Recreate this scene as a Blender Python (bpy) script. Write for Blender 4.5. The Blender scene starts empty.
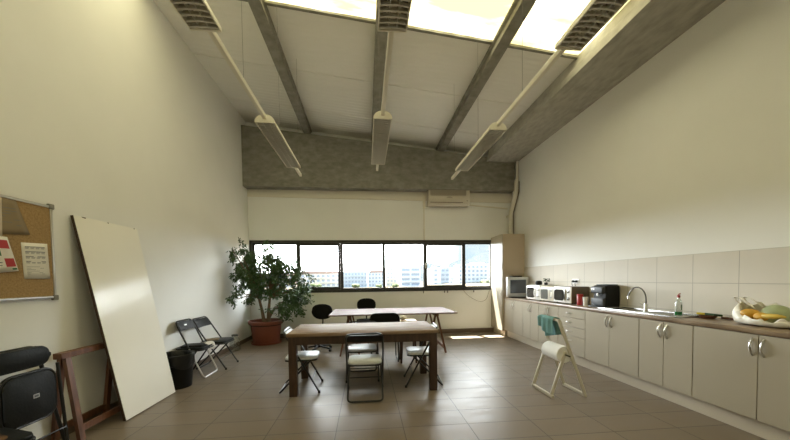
import bpy, bmesh, math, random
from mathutils import Vector, Matrix, Euler
random.seed(7)
PI = math.pi
sc = bpy.context.scene
COL = sc.collection

# ------------------------------------------------------------------ materials
def mat(name, col, rough=.5, metal=0., spec=.5, coat=0., emit=None, estr=0., trans=0., sss=0.,
        noise=None, bump=None, alpha=1.):
    """noise=(scale, amount, detail) darkens/lightens the base; bump=(scale, strength)"""
    m = bpy.data.materials.new(name); m.use_nodes = True
    nt = m.node_tree; b = nt.nodes['Principled BSDF']
    b.inputs['Base Color'].default_value = (*col, 1)
    b.inputs['Roughness'].default_value = rough
    b.inputs['Metallic'].default_value = metal
    b.inputs['Specular IOR Level'].default_value = spec
    b.inputs['Coat Weight'].default_value = coat
    b.inputs['Transmission Weight'].default_value = trans
    b.inputs['Alpha'].default_value = alpha
    if emit:
        b.inputs['Emission Color'].default_value = (*emit, 1); b.inputs['Emission Strength'].default_value = estr
    tc = nt.nodes.new('ShaderNodeTexCoord')
    if noise:
        n = nt.nodes.new('ShaderNodeTexNoise'); n.inputs['Scale'].default_value = noise[0]
        n.inputs['Detail'].default_value = noise[2] if len(noise) > 2 else 4
        nt.links.new(tc.outputs['Object'], n.inputs['Vector'])
        r = nt.nodes.new('ShaderNodeMapRange'); r.inputs[1].default_value = .25; r.inputs[2].default_value = .75
        r.inputs[3].default_value = 1 - noise[1]; r.inputs[4].default_value = 1 + noise[1]
        nt.links.new(n.outputs['Fac'], r.inputs[0])
        x = nt.nodes.new('ShaderNodeMix'); x.data_type = 'RGBA'; x.blend_type = 'MULTIPLY'
        x.inputs['Factor'].default_value = 1; x.inputs['A'].default_value = (*col, 1)
        nt.links.new(r.outputs[0], x.inputs['B']); nt.links.new(x.outputs['Result'], b.inputs['Base Color'])
    if bump:
        n2 = nt.nodes.new('ShaderNodeTexNoise'); n2.inputs['Scale'].default_value = bump[0]; n2.inputs['Detail'].default_value = 3
        nt.links.new(tc.outputs['Object'], n2.inputs['Vector'])
        bp = nt.nodes.new('ShaderNodeBump'); bp.inputs['Strength'].default_value = bump[1]; bp.inputs['Distance'].default_value = .01
        nt.links.new(n2.outputs['Fac'], bp.inputs['Height']); nt.links.new(bp.outputs['Normal'], b.inputs['Normal'])
    return m

def ramp_on(m, stops, scale=(1, 1, 1), nscale=4., detail=6., rough=None, dist=0., tex='noise'):
    """base colour from stretched noise through a colour ramp (wood, concrete)"""
    nt = m.node_tree; b = nt.nodes['Principled BSDF']
    tc = nt.nodes.new('ShaderNodeTexCoord'); mp = nt.nodes.new('ShaderNodeMapping'); mp.inputs['Scale'].default_value = scale
    nt.links.new(tc.outputs['Object'], mp.inputs['Vector'])
    n = nt.nodes.new('ShaderNodeTexNoise'); n.inputs['Scale'].default_value = nscale; n.inputs['Detail'].default_value = detail
    n.inputs['Distortion'].default_value = dist
    nt.links.new(mp.outputs[0], n.inputs['Vector'])
    r = nt.nodes.new('ShaderNodeValToRGB')
    el = r.color_ramp.elements
    el[0].position, el[0].color = stops[0][0], (*stops[0][1], 1)
    el[1].position, el[1].color = stops[-1][0], (*stops[-1][1], 1)
    for p, c in stops[1:-1]:
        e = el.new(p); e.color = (*c, 1)
    nt.links.new(n.outputs['Fac'], r.inputs[0]); nt.links.new(r.outputs[0], b.inputs['Base Color'])
    return m

M = {}
M['wall'] = mat('wall_paint', (.81, .81, .785), .6, spec=.42, noise=(1.3, .03, 5), bump=(90, .06))
M['wall2'] = mat('wall_paint_band', (.72, .68, .59), .8, spec=.2)
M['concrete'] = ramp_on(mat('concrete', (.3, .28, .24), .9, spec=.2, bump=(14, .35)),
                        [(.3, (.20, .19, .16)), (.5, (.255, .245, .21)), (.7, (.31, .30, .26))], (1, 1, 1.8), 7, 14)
M['pale_concrete'] = ramp_on(mat('concrete_pale', (.4, .38, .33), .9, spec=.2, bump=(14, .35)), [(.3, (.33, .32, .28)), (.5, (.40, .385, .34)), (.7, (.46, .445, .395))], (2.2, .9, 1.5), 6, 14)  # paler concrete of the separate right-hand beam
M['roof'] = mat('roof_panel', (.83, .82, .77), .85, spec=.1)
M['cab'] = mat('cabinet_gloss_cream', (.40, .36, .29), .3, spec=.22)
M['cabside'] = mat('cabinet_panel_beige', (.46, .37, .265), .45)
M['plinth'] = mat('plinth_cream', (.60, .54, .45), .4)
M['gap'] = mat('joint_brown', (.16, .12, .09), .8)  # dark brown of cabinet bodies behind the joints, cable and hose
M['worktop'] = ramp_on(mat('worktop_wood', (.3, .2, .13), .28, coat=.2),
                       [(.3, (.15, .10, .066)), (.5, (.24, .17, .115)), (.72, (.36, .28, .205))], (7, 1.2, 7), 3.5, 6)
M['tile'] = mat('splash_tile', (.74, .69, .60), .2, coat=.2, noise=(1.5, .03, 3))
M['steel'] = mat('stainless', (.62, .63, .63), .25, 1.)
M['chrome'] = mat('brushed_chrome', (.66, .65, .62), .28, 1.)
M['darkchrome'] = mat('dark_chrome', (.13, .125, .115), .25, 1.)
M['black'] = mat('black_plastic', (.009, .009, .009), .5, spec=.25)
M['blackmetal'] = mat('black_metal', (.012, .012, .012), .35, .0, .5)
M['blackfab'] = mat('black_fabric', (.008, .008, .008), .95, spec=.1)
M['blackvinyl'] = mat('black_vinyl', (.008, .009, .009), .5, spec=.25, bump=(60, .15))
M['bag'] = mat('black_bin_bag', (.008, .008, .008), .3, bump=(16, .8))
M['frame'] = mat('window_frame_dark', (.022, .020, .018), .4)
M['white'] = mat('white_plastic', (.80, .79, .76), .35)
M['whitem'] = mat('white_lacquered_metal', (.80, .77, .66), .35)
M['wire'] = mat('steel_wire', (.22, .21, .18), .5)
M['lamptube'] = mat('lamp_tube_glass', (.85, .85, .82), .2)
M['louvre'] = mat('louvre_metal', (.66, .65, .59), .5, .0)
M['lampinside'] = mat('lamp_reflector_dark', (.20, .19, .16), .6)
M['silver'] = mat('silver_plastic', (.56, .57, .58), .35, .3)
M['screen'] = mat('dark_glass', (.015, .017, .02), .06, coat=.6)
M['seatwhite'] = mat('white_vinyl_seat', (.66, .69, .71), .38, spec=.3)
M['tablewood'] = ramp_on(mat('table_wood', (.1, .05, .03), .45),
                         [(.3, (.028, .013, .007)), (.55, (.05, .024, .013)), (.75, (.08, .04, .022))], (10, 10, 1.5), 2.5, 6)
M['tabletop'] = ramp_on(mat('table_top_wood', (.3, .2, .12), .6, spec=.06),
                        [(.28, (.15, .09, .05)), (.5, (.25, .175, .115)), (.75, (.34, .26, .185))], (1.2, 12, 10), 2.4, 7)
M['fartop'] = ramp_on(mat('far_table_laminate', (.2, .1, .08), .6, spec=.06),
                      [(.3, (.17, .115, .11)), (.7, (.24, .17, .165))], (1, 6, 6), 2, 4)
M['redwood'] = ramp_on(mat('trestle_red_wood', (.15, .05, .025), .45),
                       [(.3, (.09, .036, .018)), (.55, (.155, .064, .032)), (.75, (.22, .10, .055))], (9, 9, 1.4), 3, 6)
M['boardface'] = mat('white_laminate', (.86, .84, .78), .13, spec=.2, noise=(2, .02, 3))
M['boardcore'] = mat('dark_chipboard_edge', (.055, .032, .02), .7)
M['cork'] = mat('cork', (.37, .245, .12), .9, spec=.1, noise=(70, .22, 4), bump=(120, .3))
M['alu'] = mat('aluminium', (.62, .61, .58), .35, .8)
M['paper'] = mat('paper_white', (.74, .71, .64), .8)
M['papercream'] = mat('paper_cream', (.62, .53, .39), .8)
M['kraft'] = mat('paper_kraft', (.25, .19, .115), .85)
M['ink'] = mat('ink_grey', (.16, .17, .18), .8)
M['inkred'] = mat('ink_red', (.46, .05, .06), .8)
M['inkgreen'] = mat('ink_green', (.05, .18, .08), .8)
M['terracotta'] = mat('terracotta_plastic', (.17, .048, .024), .5, noise=(3, .1, 3))
M['soil'] = mat('soil', (.03, .02, .012), .95, bump=(40, .8))
M['bark'] = mat('bark', (.16, .105, .06), .85, noise=(18, .25, 4), bump=(30, .5))
M['leaf'] = mat('ficus_leaf', (.046, .095, .024), .42, noise=(5, .35, 2))
M['teal'] = mat('teal_towel', (.17, .33, .33), .95, spec=.1, bump=(160, .4))
M['rollpaper'] = mat('paper_roll', (.80, .79, .77), .9, bump=(50, .05))
M['core'] = mat('cardboard_core', (.20, .14, .09), .9)
M['standm'] = mat('cream_painted_tube', (.58, .545, .47), .4)
M['redcan'] = mat('red_lacquer', (.35, .02, .02), .35)
M['green'] = mat('green_liquid', (.02, .22, .06), .15, trans=.3)
M['soapglass'] = mat('clear_plastic', (.62, .72, .64), .08, trans=.75)
M['mango'] = mat('yellow_fruit', (.62, .34, .035), .45, noise=(6, .2, 3))
M['banana'] = mat('pale_yellow_fruit', (.66, .46, .08), .45, noise=(6, .12, 3))
M['melon'] = mat('green_melon', (.40, .46, .27), .5, noise=(9, .2, 3))
M['bagwhite'] = mat('white_plastic_bag', (.78, .75, .66), .35, bump=(14, .6), trans=0.)
M['sponge'] = mat('yellow_sponge', (.62, .48, .04), .9)
M['scourer'] = mat('green_scourer', (.02, .05, .02), .95)
M['dish'] = mat('brown_dish', (.13, .05, .025), .4)
M['copper'] = mat('pipe_cover_white', (.70, .66, .56), .5)
M['acbody'] = mat('ac_cream_plastic', (.58, .53, .43), .45)
M['acgrille'] = mat('ac_grille', (.38, .33, .26), .55)
M['basebrown'] = mat('skirting_brown', (.125, .088, .062), .45)
M['jar'] = mat('jar_glass', (.85, .9, .88), .05, trans=.92)
M['blue'] = mat('office_blue', (.01, .012, .016), .9)
M['bwhite'] = mat('render_white', (.70, .715, .735), .9, spec=0.)
M['bcream'] = mat('render_cream', (.70, .65, .56), .9, spec=0.)
M['bgrey'] = mat('render_grey', (.56, .59, .63), .9, spec=0.)
M['bwin'] = mat('far_window', (.33, .37, .43), .4)
M['broof'] = mat('far_roof_tile', (.40, .28, .24), .9, spec=0.)
M['sand'] = mat('dry_field', (.075, .064, .046), .95, spec=0., noise=(.05, .25, 6))
M['hill'] = mat('hill_scrub', (.040, .047, .054), .95, spec=0., noise=(.01, .2, 6))
M['bush'] = mat('far_bush', (.10, .12, .065), .9, spec=0., noise=(.6, .4, 3))

# floor tiles
def tilemat(name, w, hgt, ox, oy, c1, c2, cm, mortar, rough, axes='xy', coat=0., bumpd=.003, nz=.10):
    m = bpy.data.materials.new(name); m.use_nodes = True
    nt = m.node_tree; b = nt.nodes['Principled BSDF']
    b.inputs['Roughness'].default_value = rough; b.inputs['Coat Weight'].default_value = coat; b.inputs['Specular IOR Level'].default_value = .26
    tc = nt.nodes.new('ShaderNodeTexCoord')
    sep = nt.nodes.new('ShaderNodeSeparateXYZ'); nt.links.new(tc.outputs['Object'], sep.inputs[0])
    cmb = nt.nodes.new('ShaderNodeCombineXYZ')
    ax = {'x': 0, 'y': 1, 'z': 2}
    for k, (a, o) in enumerate(zip(axes, (ox, oy))):
        ad = nt.nodes.new('ShaderNodeMath'); ad.operation = 'SUBTRACT'; ad.inputs[1].default_value = o
        nt.links.new(sep.outputs[ax[a]], ad.inputs[0]); nt.links.new(ad.outputs[0], cmb.inputs[k])
    br = nt.nodes.new('ShaderNodeTexBrick'); br.offset = 0; br.squash = 1
    br.inputs['Scale'].default_value = 1; br.inputs['Brick Width'].default_value = w; br.inputs['Row Height'].default_value = hgt
    br.inputs['Mortar Size'].default_value = mortar; br.inputs['Mortar Smooth'].default_value = .2; br.inputs['Bias'].default_value = 0
    br.inputs['Color1'].default_value = (*c1, 1); br.inputs['Color2'].default_value = (*c2, 1); br.inputs['Mortar'].default_value = (*cm, 1)
    nt.links.new(cmb.outputs[0], br.inputs['Vector'])
    mp = nt.nodes.new('ShaderNodeMapping'); mp.inputs['Scale'].default_value = (1, 3, 1) if axes == 'xy' else (1, 1, 1)
    nt.links.new(tc.outputs['Object'], mp.inputs['Vector'])
    n = nt.nodes.new('ShaderNodeTexNoise'); n.inputs['Scale'].default_value = 2.5; n.inputs['Detail'].default_value = 8
    nt.links.new(mp.outputs[0], n.inputs['Vector'])
    r = nt.nodes.new('ShaderNodeMapRange'); r.inputs[1].default_value = .3; r.inputs[2].default_value = .7
    r.inputs[3].default_value = 1 - nz; r.inputs[4].default_value = 1 + nz
    nt.links.new(n.outputs['Fac'], r.inputs[0])
    x = nt.nodes.new('ShaderNodeMix'); x.data_type = 'RGBA'; x.blend_type = 'MULTIPLY'; x.inputs['Factor'].default_value = 1
    nt.links.new(br.outputs['Color'], x.inputs['A']); nt.links.new(r.outputs[0], x.inputs['B'])
    nt.links.new(x.outputs['Result'], b.inputs['Base Color'])
    r2 = nt.nodes.new('ShaderNodeMapRange'); r2.inputs[1].default_value = .3; r2.inputs[2].default_value = .7
    r2.inputs[3].default_value = rough - .05; r2.inputs[4].default_value = rough + .07
    nt.links.new(n.outputs['Fac'], r2.inputs[0]); nt.links.new(r2.outputs[0], b.inputs['Roughness'])
    bp = nt.nodes.new('ShaderNodeBump'); bp.invert = True; bp.inputs['Strength'].default_value = .5; bp.inputs['Distance'].default_value = bumpd
    nt.links.new(br.outputs['Fac'], bp.inputs['Height']); nt.links.new(bp.outputs['Normal'], b.inputs['Normal'])
    return m
M['floor'] = tilemat('floor_tile', .60, .30, -.883, 2.7592, (.175, .138, .103), (.19, .15, .112), (.07, .055, .043), .004, .37, nz=.05)
M['splash'] = tilemat('splash_tiles', .432, .322, 2.713, .936, (.64, .595, .52), (.62, .575, .50), (.40, .37, .32), .0035, .5, 'yz', .0, .002, .03)

# roof sandwich panel: fine ribs running along X
def ribs(m, scale, strength):
    nt = m.node_tree; b = nt.nodes['Principled BSDF']
    tc = nt.nodes.new('ShaderNodeTexCoord')
    w = nt.nodes.new('ShaderNodeTexWave'); w.bands_direction = 'Y'; w.inputs['Scale'].default_value = scale; w.inputs['Distortion'].default_value = 0
    nt.links.new(tc.outputs['Object'], w.inputs['Vector'])
    bp = nt.nodes.new('ShaderNodeBump'); bp.inputs['Strength'].default_value = strength; bp.inputs['Distance'].default_value = .01
    nt.links.new(w.outputs['Fac'], bp.inputs['Height']); nt.links.new(bp.outputs['Normal'], b.inputs['Normal'])
ribs(M['roof'], 3.2, .35)

# window glass: mostly clear, a little reflection
def clearglass(name, refl=.06, tint=(.93, .95, .95)):
    m = bpy.data.materials.new(name); m.use_nodes = True; nt = m.node_tree; nt.nodes.clear()
    o = nt.nodes.new('ShaderNodeOutputMaterial'); mx = nt.nodes.new('ShaderNodeMixShader')
    t = nt.nodes.new('ShaderNodeBsdfTransparent'); t.inputs[0].default_value = (*tint, 1)
    g = nt.nodes.new('ShaderNodeBsdfGlossy'); g.inputs['Roughness'].default_value = .02
    mx.inputs[0].default_value = refl
    nt.links.new(t.outputs[0], mx.inputs[1]); nt.links.new(g.outputs[0], mx.inputs[2]); nt.links.new(mx.outputs[0], o.inputs[0])
    return m
M['glass'] = clearglass('window_glass')
M['jarglass'] = clearglass('jar_clear_glass', .22, (.86, .90, .88))

# translucent roof light, backlit by the sky, with dirt stains
def skylight(name, strength):
    m = bpy.data.materials.new(name); m.use_nodes = True; nt = m.node_tree; nt.nodes.clear()
    o = nt.nodes.new('ShaderNodeOutputMaterial'); e = nt.nodes.new('ShaderNodeEmission')
    tc = nt.nodes.new('ShaderNodeTexCoord'); mp = nt.nodes.new('ShaderNodeMapping'); mp.inputs['Scale'].default_value = (.7, 2.2, 1)
    n = nt.nodes.new('ShaderNodeTexNoise'); n.inputs['Scale'].default_value = 1.6; n.inputs['Detail'].default_value = 5
    r = nt.nodes.new('ShaderNodeValToRGB')
    el = r.color_ramp.elements
    el[0].position = .40; el[0].color = (.17, .145, .062, 1)
    el[1].position = .70; el[1].color = (1.35, 1.32, 1.0, 1)
    q = el.new(.53); q.color = (.32, .285, .15, 1)
    nt.links.new(tc.outputs['Object'], mp.inputs['Vector']); nt.links.new(mp.outputs[0], n.inputs['Vector'])
    nt.links.new(n.outputs['Fac'], r.inputs[0]); nt.links.new(r.outputs[0], e.inputs['Color'])
    e.inputs['Strength'].default_value = strength
    nt.links.new(e.outputs[0], o.inputs[0])
    return m
SKY_E = 3.2
M['skylight'] = skylight('translucent_rooflight', SKY_E)

# ------------------------------------------------------------------ mesh helpers
def nb(): return bmesh.new()

def box(bm, x0, x1, y0, y1, z0, z1, bev=0., seg=2, mtx=None):
    r = bmesh.ops.create_cube(bm, size=1)
    vs = r['verts']
    T = Matrix.Translation(((x0+x1)/2, (y0+y1)/2, (z0+z1)/2)) @ Matrix.Diagonal((x1-x0, y1-y0, z1-z0, 1))
    bmesh.ops.transform(bm, matrix=T, verts=vs)
    if bev > 0:
        es = list({e for v in vs for e in v.link_edges})
        rb = bmesh.ops.bevel(bm, geom=es, offset=bev, segments=seg, profile=.5, affect='EDGES')
        vs = list({v for f in rb['faces'] for v in f.verts} | {v for v in vs if v.is_valid})
    if mtx is not None:
        bmesh.ops.transform(bm, matrix=mtx, verts=vs)
    return vs

def bar(bm, p0, p1, w, t, up=(0, 0, 1), bev=0.):
    """square section bar from p0 to p1; w across, t along 'up'"""
    p0, p1 = Vector(p0), Vector(p1); d = p1-p0; L = d.length; d.normalize()
    u = Vector(up); s = d.cross(u)
    if s.length < 1e-4: s = d.cross(Vector((1, 0, 0)))
    s.normalize(); u = s.cross(d)
    R = Matrix((s, u, d)).transposed().to_4x4(); R.translation = (p0+p1)/2
    return box(bm, -w/2, w/2, -t/2, t/2, -L/2, L/2, bev, 1, R)

def fillet(pts, r, n=5, closed=False):
    P = [Vector(p) for p in pts]; out = []; N = len(P)
    for i, p in enumerate(P):
        if not closed and (i == 0 or i == N-1): out.append(p); continue
        a, b = P[i-1], P[(i+1) % N]
        da, db = (a-p), (b-p)
        rr = min(r, da.length*.49, db.length*.49)
        s, e = p+da.normalized()*rr, p+db.normalized()*rr
        for k in range(n+1):
            t = k/n
            out.append(s*(1-t)**2+p*2*t*(1-t)+e*t*t)
    return out

def tube(bm, pts, r, segs=8, closed=False, radii=None, cap=True):
    P = [Vector(p) for p in pts]; N = len(P)
    T = []
    for i in range(N):
        if closed: t = P[(i+1) % N]-P[i-1]
        else: t = P[min(i+1, N-1)]-P[max(i-1, 0)]
        T.append(t.normalized())
    n = T[0].cross(Vector((0, 0, 1)))
    if n.length < .01: n = T[0].cross(Vector((1, 0, 0)))
    n.normalize(); rings = []
    for i in range(N):
        n = (n-T[i]*n.dot(T[i])).normalized(); b = T[i].cross(n)
        rr = radii[i] if radii else r
        rings.append([bm.verts.new(P[i]+(n*math.cos(2*PI*k/segs)+b*math.sin(2*PI*k/segs))*rr) for k in range(segs)])
    for i in range(N if closed else N-1):
        A, B = rings[i], rings[(i+1) % N]
        sh = 0
        if closed and i == N-1:
            sh = min(range(segs), key=lambda s: (A[0].co-B[s].co).length)
        for k in range(segs):
            bm.faces.new((A[k], A[(k+1) % segs], B[(k+1+sh) % segs], B[(k+sh) % segs]))
    if not closed and cap:
        bm.faces.new(list(reversed(rings[0]))); bm.faces.new(rings[-1])
    return [v for rg in rings for v in rg]

def lathe(bm, prof, segs=32, mtx=None, caps=True):
    rings = []
    for r, z in prof:
        rings.append([bm.verts.new((r*math.cos(2*PI*k/segs), r*math.sin(2*PI*k/segs), z)) for k in range(segs)])
    for A, B in zip(rings, rings[1:]):
        for k in range(segs):
            bm.faces.new((A[k], A[(k+1) % segs], B[(k+1) % segs], B[k]))
    if caps:
        bm.faces.new(list(reversed(rings[0]))); bm.faces.new(rings[-1])
    vs = [v for rg in rings for v in rg]
    if mtx is not None: bmesh.ops.transform(bm, matrix=mtx, verts=vs)
    return vs

def prism(bm, poly, h0, h1, axis='z', mtx=None, bev=0.):
    """extrude a 2-D polygon; axis z: (x,y); axis y: (x,z); axis x: (y,z)"""
    def V(p, h):
        return {'z': (p[0], p[1], h), 'y': (p[0], h, p[1]), 'x': (h, p[0], p[1])}[axis]
    a = [bm.verts.new(V(p, h0)) for p in poly]; b = [bm.verts.new(V(p, h1)) for p in poly]
    n = len(poly); fs = [bm.faces.new(a), bm.faces.new(b)]
    for k in range(n): fs.append(bm.faces.new((a[k], a[(k+1) % n], b[(k+1) % n], b[k])))
    vs = a+b
    if bev:
        es = list({e for f in fs[:2] for e in f.edges})
        rb = bmesh.ops.bevel(bm, geom=es, offset=bev, segments=2, profile=.5, affect='EDGES')
        vs = list({v for f in bm.faces for v in f.verts}) if mtx is None else list({v for f in rb['faces'] for v in f.verts} | {v for v in vs if v.is_valid})
    if mtx is not None: bmesh.ops.transform(bm, matrix=mtx, verts=vs)
    return vs

def rrect(w, h, r, n=5, cx=0., cy=0.):
    out = []
    for sx, sy, a0 in ((1, 1, 0), (-1, 1, PI/2), (-1, -1, PI), (1, -1, 1.5*PI)):
        for k in range(n+1):
            a = a0+PI/2*k/n
            out.append((cx+sx*(w/2-r)+r*math.cos(a), cy+sy*(h/2-r)+r*math.sin(a)))
    return out

def ball(bm, c, rx, ry, rz, sub=3, jit=0., rot=None):
    r = bmesh.ops.create_icosphere(bm, subdivisions=sub, radius=1)
    for v in r['verts']:
        v.co *= 1+random.uniform(-jit, jit)
    T = Matrix.Translation(c) @ (rot.to_matrix().to_4x4() if rot else Matrix.Identity(4)) @ Matrix.Diagonal((rx, ry, rz, 1))
    bmesh.ops.transform(bm, matrix=T, verts=r['verts'])
    return r['verts']

def finish(name, bm, m, smooth):
    bmesh.ops.recalc_face_normals(bm, faces=bm.faces[:])
    me = bpy.data.meshes.new(name); bm.to_mesh(me); bm.free()
    for mm in (m if isinstance(m, (list, tuple)) else [m]): me.materials.append(mm)
    if smooth:
        me.shade_smooth(); me.set_sharp_from_angle(angle=math.radians(38))
    return me

def obj(name, bm, m, parent=None, smooth=True, label=None, loc=None):
    o = bpy.data.objects.new(name, finish(name, bm, m, smooth)); COL.objects.link(o)
    if parent is not None: o.parent = parent
    if loc is not None: o.location = loc
    if label: o['label'] = label
    return o

def tag(o, label, cat, group=None, kind=None):
    o['label'] = label; o['category'] = cat
    if group: o['group'] = group
    if kind: o['kind'] = kind
    return o

def thing(name, label, cat, loc=(0, 0, 0), rz=0., group=None, kind=None):
    o = bpy.data.objects.new(name, None); COL.objects.link(o)
    o.empty_display_size = .1; o.location = loc; o.rotation_euler = (0, 0, rz)
    return tag(o, label, cat, group, kind)

def struct(name, bm, m, label=None, cat=None, smooth=False):
    o = obj(name, bm, m, None, smooth); o['kind'] = 'structure'
    if label: o['label'] = label
    o['category'] = cat or name.split('_')[0]
    return o

def dup(root, loc, rz, label, group=None):
    r = root.copy(); COL.objects.link(r); r.location = loc; r.rotation_euler = (0, 0, rz); r['label'] = label
    if group: r['group'] = group
    for ch in list(root.children):
        c = ch.copy(); COL.objects.link(c); c.parent = r
        for g in list(ch.children):
            d = g.copy(); COL.objects.link(d); d.parent = c
    return r

# ------------------------------------------------------------------ room
XL, XR, YB, YF = -2.67, 3.643, 7.4976, -3.6
ZL, SL = 4.978, .11
def roofz(x): return ZL-SL*(x-XL)
WT = .2

b = nb(); box(b, XL-WT, XR+WT, YF-WT, YB+.2, -.2, 0); struct('floor', b, M['floor'], 'brown rectangular glossy floor tiles')
b = nb(); box(b, XL-WT, XL, YF-WT, YB+.2, 0, 5.3); struct('wall_left', b, M['wall'], 'plain cream left wall')
b = nb(); box(b, XR, XR+WT, YF-WT, YB+.2, 0, 4.6); struct('wall_right', b, M['wall'], 'plain cream right wall above the kitchen')
b = nb(); box(b, XL, XR, YF-WT, YF, 0, 5.2); struct('wall_front', b, M['wall'], 'cream wall opposite the window')
WX0, WX1, WZ0, WZ1 = -2.66, 3.165, 1.055, 2.29
b = nb()
box(b, XL, XR, YB, YB+.2, 0, WZ0); box(b, XL, XR, YB, YB+.2, WZ1, 5.2)
box(b, WX1, XR, YB, YB+.2, WZ0, WZ1); box(b, XL, WX0, YB, YB+.2, WZ0, WZ1)
struct('wall_back', b, M['wall'], 'cream back wall with the long window')
# lintel band under the back beam
b = nb(); prism(b, [(XL, 3.29), (XR, 3.20), (XR, 3.5), (XL, 3.5)], YB-.03, YB, 'y')
struct('trim_1', b, M['wall2'], 'slightly raised lintel band under the back concrete beam', 'trim')
# baseboards
b = nb(); box(b, XL, XL+.012, YF, YB, 0, .085); struct('baseboard_left', b, M['basebrown'], 'brown tile skirting on left wall')
b = nb(); box(b, XL, 3.17, YB-.012, YB, 0, .105); struct('baseboard_back', b, M['basebrown'], 'brown tile skirting under the window')
# splash tiles
b = nb(); box(b, XR-.012, XR, 1.4, 6.85, .90, 1.58); struct('trim_2', b, M['splash'], 'pale two-row tiled splashback above the worktop', 'trim')

# roof sheeting
SY0, SY1 = 2.9, 4.10
SX0, SX1 = XL, 2.93
FILL_Y0, FILL_Y1 = -2.0, -.4            # unseen glowing strip added behind the camera to brighten the room
def roofslab(bm, x0, x1, y0, y1, t=.08, lift=0.):
    vs = [bm.verts.new((x, y, roofz(x)+lift+(t if up else 0))) for up in (0, 1) for x, y in ((x0, y0), (x1, y0), (x1, y1), (x0, y1))]
    for f in ((0, 1, 2, 3), (4, 5, 6, 7), (0, 1, 5, 4), (1, 2, 6, 5), (2, 3, 7, 6), (3, 0, 4, 7)): bm.faces.new([vs[i] for i in f])
b = nb()
roofslab(b, XL-WT, XR+WT, SY1, YB+.2); roofslab(b, XL-WT, XR+WT, FILL_Y1, SY0); roofslab(b, XL-WT, XR+WT, YF-WT, FILL_Y0)
for y0, y1 in ((SY0, SY1), (FILL_Y0, FILL_Y1)): roofslab(b, XL-WT, SX0, y0, y1); roofslab(b, SX1, XR+WT, y0, y1)
struct('ceiling', b, M['roof'], 'grey ribbed sloping roof sheeting', 'ceiling')
# seams of the sheeting
for k, yy in enumerate((5.35, 6.55)):
    b = nb(); roofslab(b, XL, SX1, yy, yy+.012, .012, -.010)
    struct('trim_%d' % (3+k), b, M['roof'], ['nearer joint line across the roof sheeting', 'farther joint line across the roof sheeting'][k], 'trim')
b = nb(); roofslab(b, SX0, SX1, SY1-.012, SY1+.03, .05, -.03)
struct('trim_5', b, M['concrete'], 'dark edge strip along the bright rooflight', 'trim')
# roof light
w2 = thing('window_2', 'bright cream translucent rooflight between the joists, plus an added unseen fill strip', 'window', (0, 0, 0), kind='structure')
b = nb(); roofslab(b, SX0, SX1, SY0, SY1, .02, .0); obj('rooflight_or_fill_panel', b, M['skylight'], w2, False)
b = nb(); roofslab(b, SX0, SX1, FILL_Y0, FILL_Y1, .02, .0); obj('rooflight_or_fill_panel', b, M['skylight'], w2, False)  # added fill strip, out of view

# concrete joists under the roof
for k, xc in enumerate((-1.26, .255, 1.80)):
    zt = roofz(xc); b = nb()
    prof = [(xc-.075, zt-.17), (xc+.075, zt-.17), (xc+.075, zt-.125), (xc+.045, zt-.10), (xc+.045, zt-.05), (xc+.075, zt-.03), (xc+.075, zt),
            (xc-.075, zt), (xc-.075, zt-.03), (xc-.045, zt-.05), (xc-.045, zt-.10), (xc-.075, zt-.125)]
    prism(b, prof, YF, YB, 'y')
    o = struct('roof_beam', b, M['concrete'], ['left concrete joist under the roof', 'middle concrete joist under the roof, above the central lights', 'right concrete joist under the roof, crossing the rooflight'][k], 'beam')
# back beam (bottom nearly level, top follows roof) and right hand beam
b = nb(); prism(b, [(XL, 3.45), (3.585, 3.43), (3.585, 4.14), (XL, 4.775)], 7.219, 7.47, 'y')
struct('roof_beam', b, M['concrete'], 'deep concrete beam across the room above the window', 'beam')
b = nb(); prism(b, [(2.885, 4.096), (XR, 4.096), (XR, roofz(XR)), (2.93, roofz(2.93)), (2.93, 4.22), (2.885, 4.20)], YF, 7.219, 'y')
struct('roof_beam', b, M['pale_concrete'], 'wide concrete beam along the top of the right wall', 'beam')

# ------------------------------------------------------------------ window
win = thing('window_1', 'long black framed sliding window across the back wall', 'window', (0, 0, 0), kind='structure')
FY0, FY1 = YB+.0, YB+.10
b = nb()
box(b, WX0, WX1, FY0-.015, FY1, WZ1-.055, WZ1); box(b, WX0, WX1, FY0-.015, FY1, WZ0, WZ0+.055)
box(b, WX0, WX0+.05, FY0-.015, FY1, WZ0, WZ1); box(b, WX1-.03, WX1, FY0-.015, FY1, WZ0, WZ1)
obj('window_frame', b, M['frame'], win, False)
sashes = [(-2.61, -1.57, -2.56, -1.62, 0), (-1.60, -.60, -1.52, -.65, 1), (-.60, .445, -.53, .41, 0),
          (.445, 1.46, .48, 1.41, 0), (1.43, 2.42, 1.50, 2.37, 1), (2.40, 3.135, 2.47, 3.10, 0)]
for i, (a0, a1, g0, g1, sl) in enumerate(sashes):
    y0 = YB+(.005 if sl else .045); y1 = y0+.035
    z0, z1 = WZ0+.05, WZ1-.05
    gz0, gz1 = (1.19, 2.16) if sl else (1.15, 2.19)
    b = nb()
    box(b, a0, a1, y0, y1, z0, gz0); box(b, a0, a1, y0, y1, gz1, z1)
    box(b, a0, g0, y0, y1, gz0, gz1); box(b, g1, a1, y0, y1, gz0, gz1)
    s = obj('sash', b, M['frame'], win, False)
    b = nb(); box(b, g0, g1, (y0+y1)/2-.003, (y0+y1)/2+.003, gz0, gz1)
    obj('pane', b, M['glass'], s, False)
    if i == 4:
        b = nb(); box(b, 1.452, 1.478, y0-.014, y0, 1.60, 1.74, .005); box(b, 1.458, 1.472, y0-.03, y0-.012, 1.68, 1.73, .004)
        obj('latch', b, M['white'], s, label='small white window latch')
for px in (1.40, 1.92, 2.0, 2.66):
    b = nb(); box(b, px-.008, px+.008, YB-.025, YB, 1.0, 1.05, .003); obj('clip', b, M['frame'], win)
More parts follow.
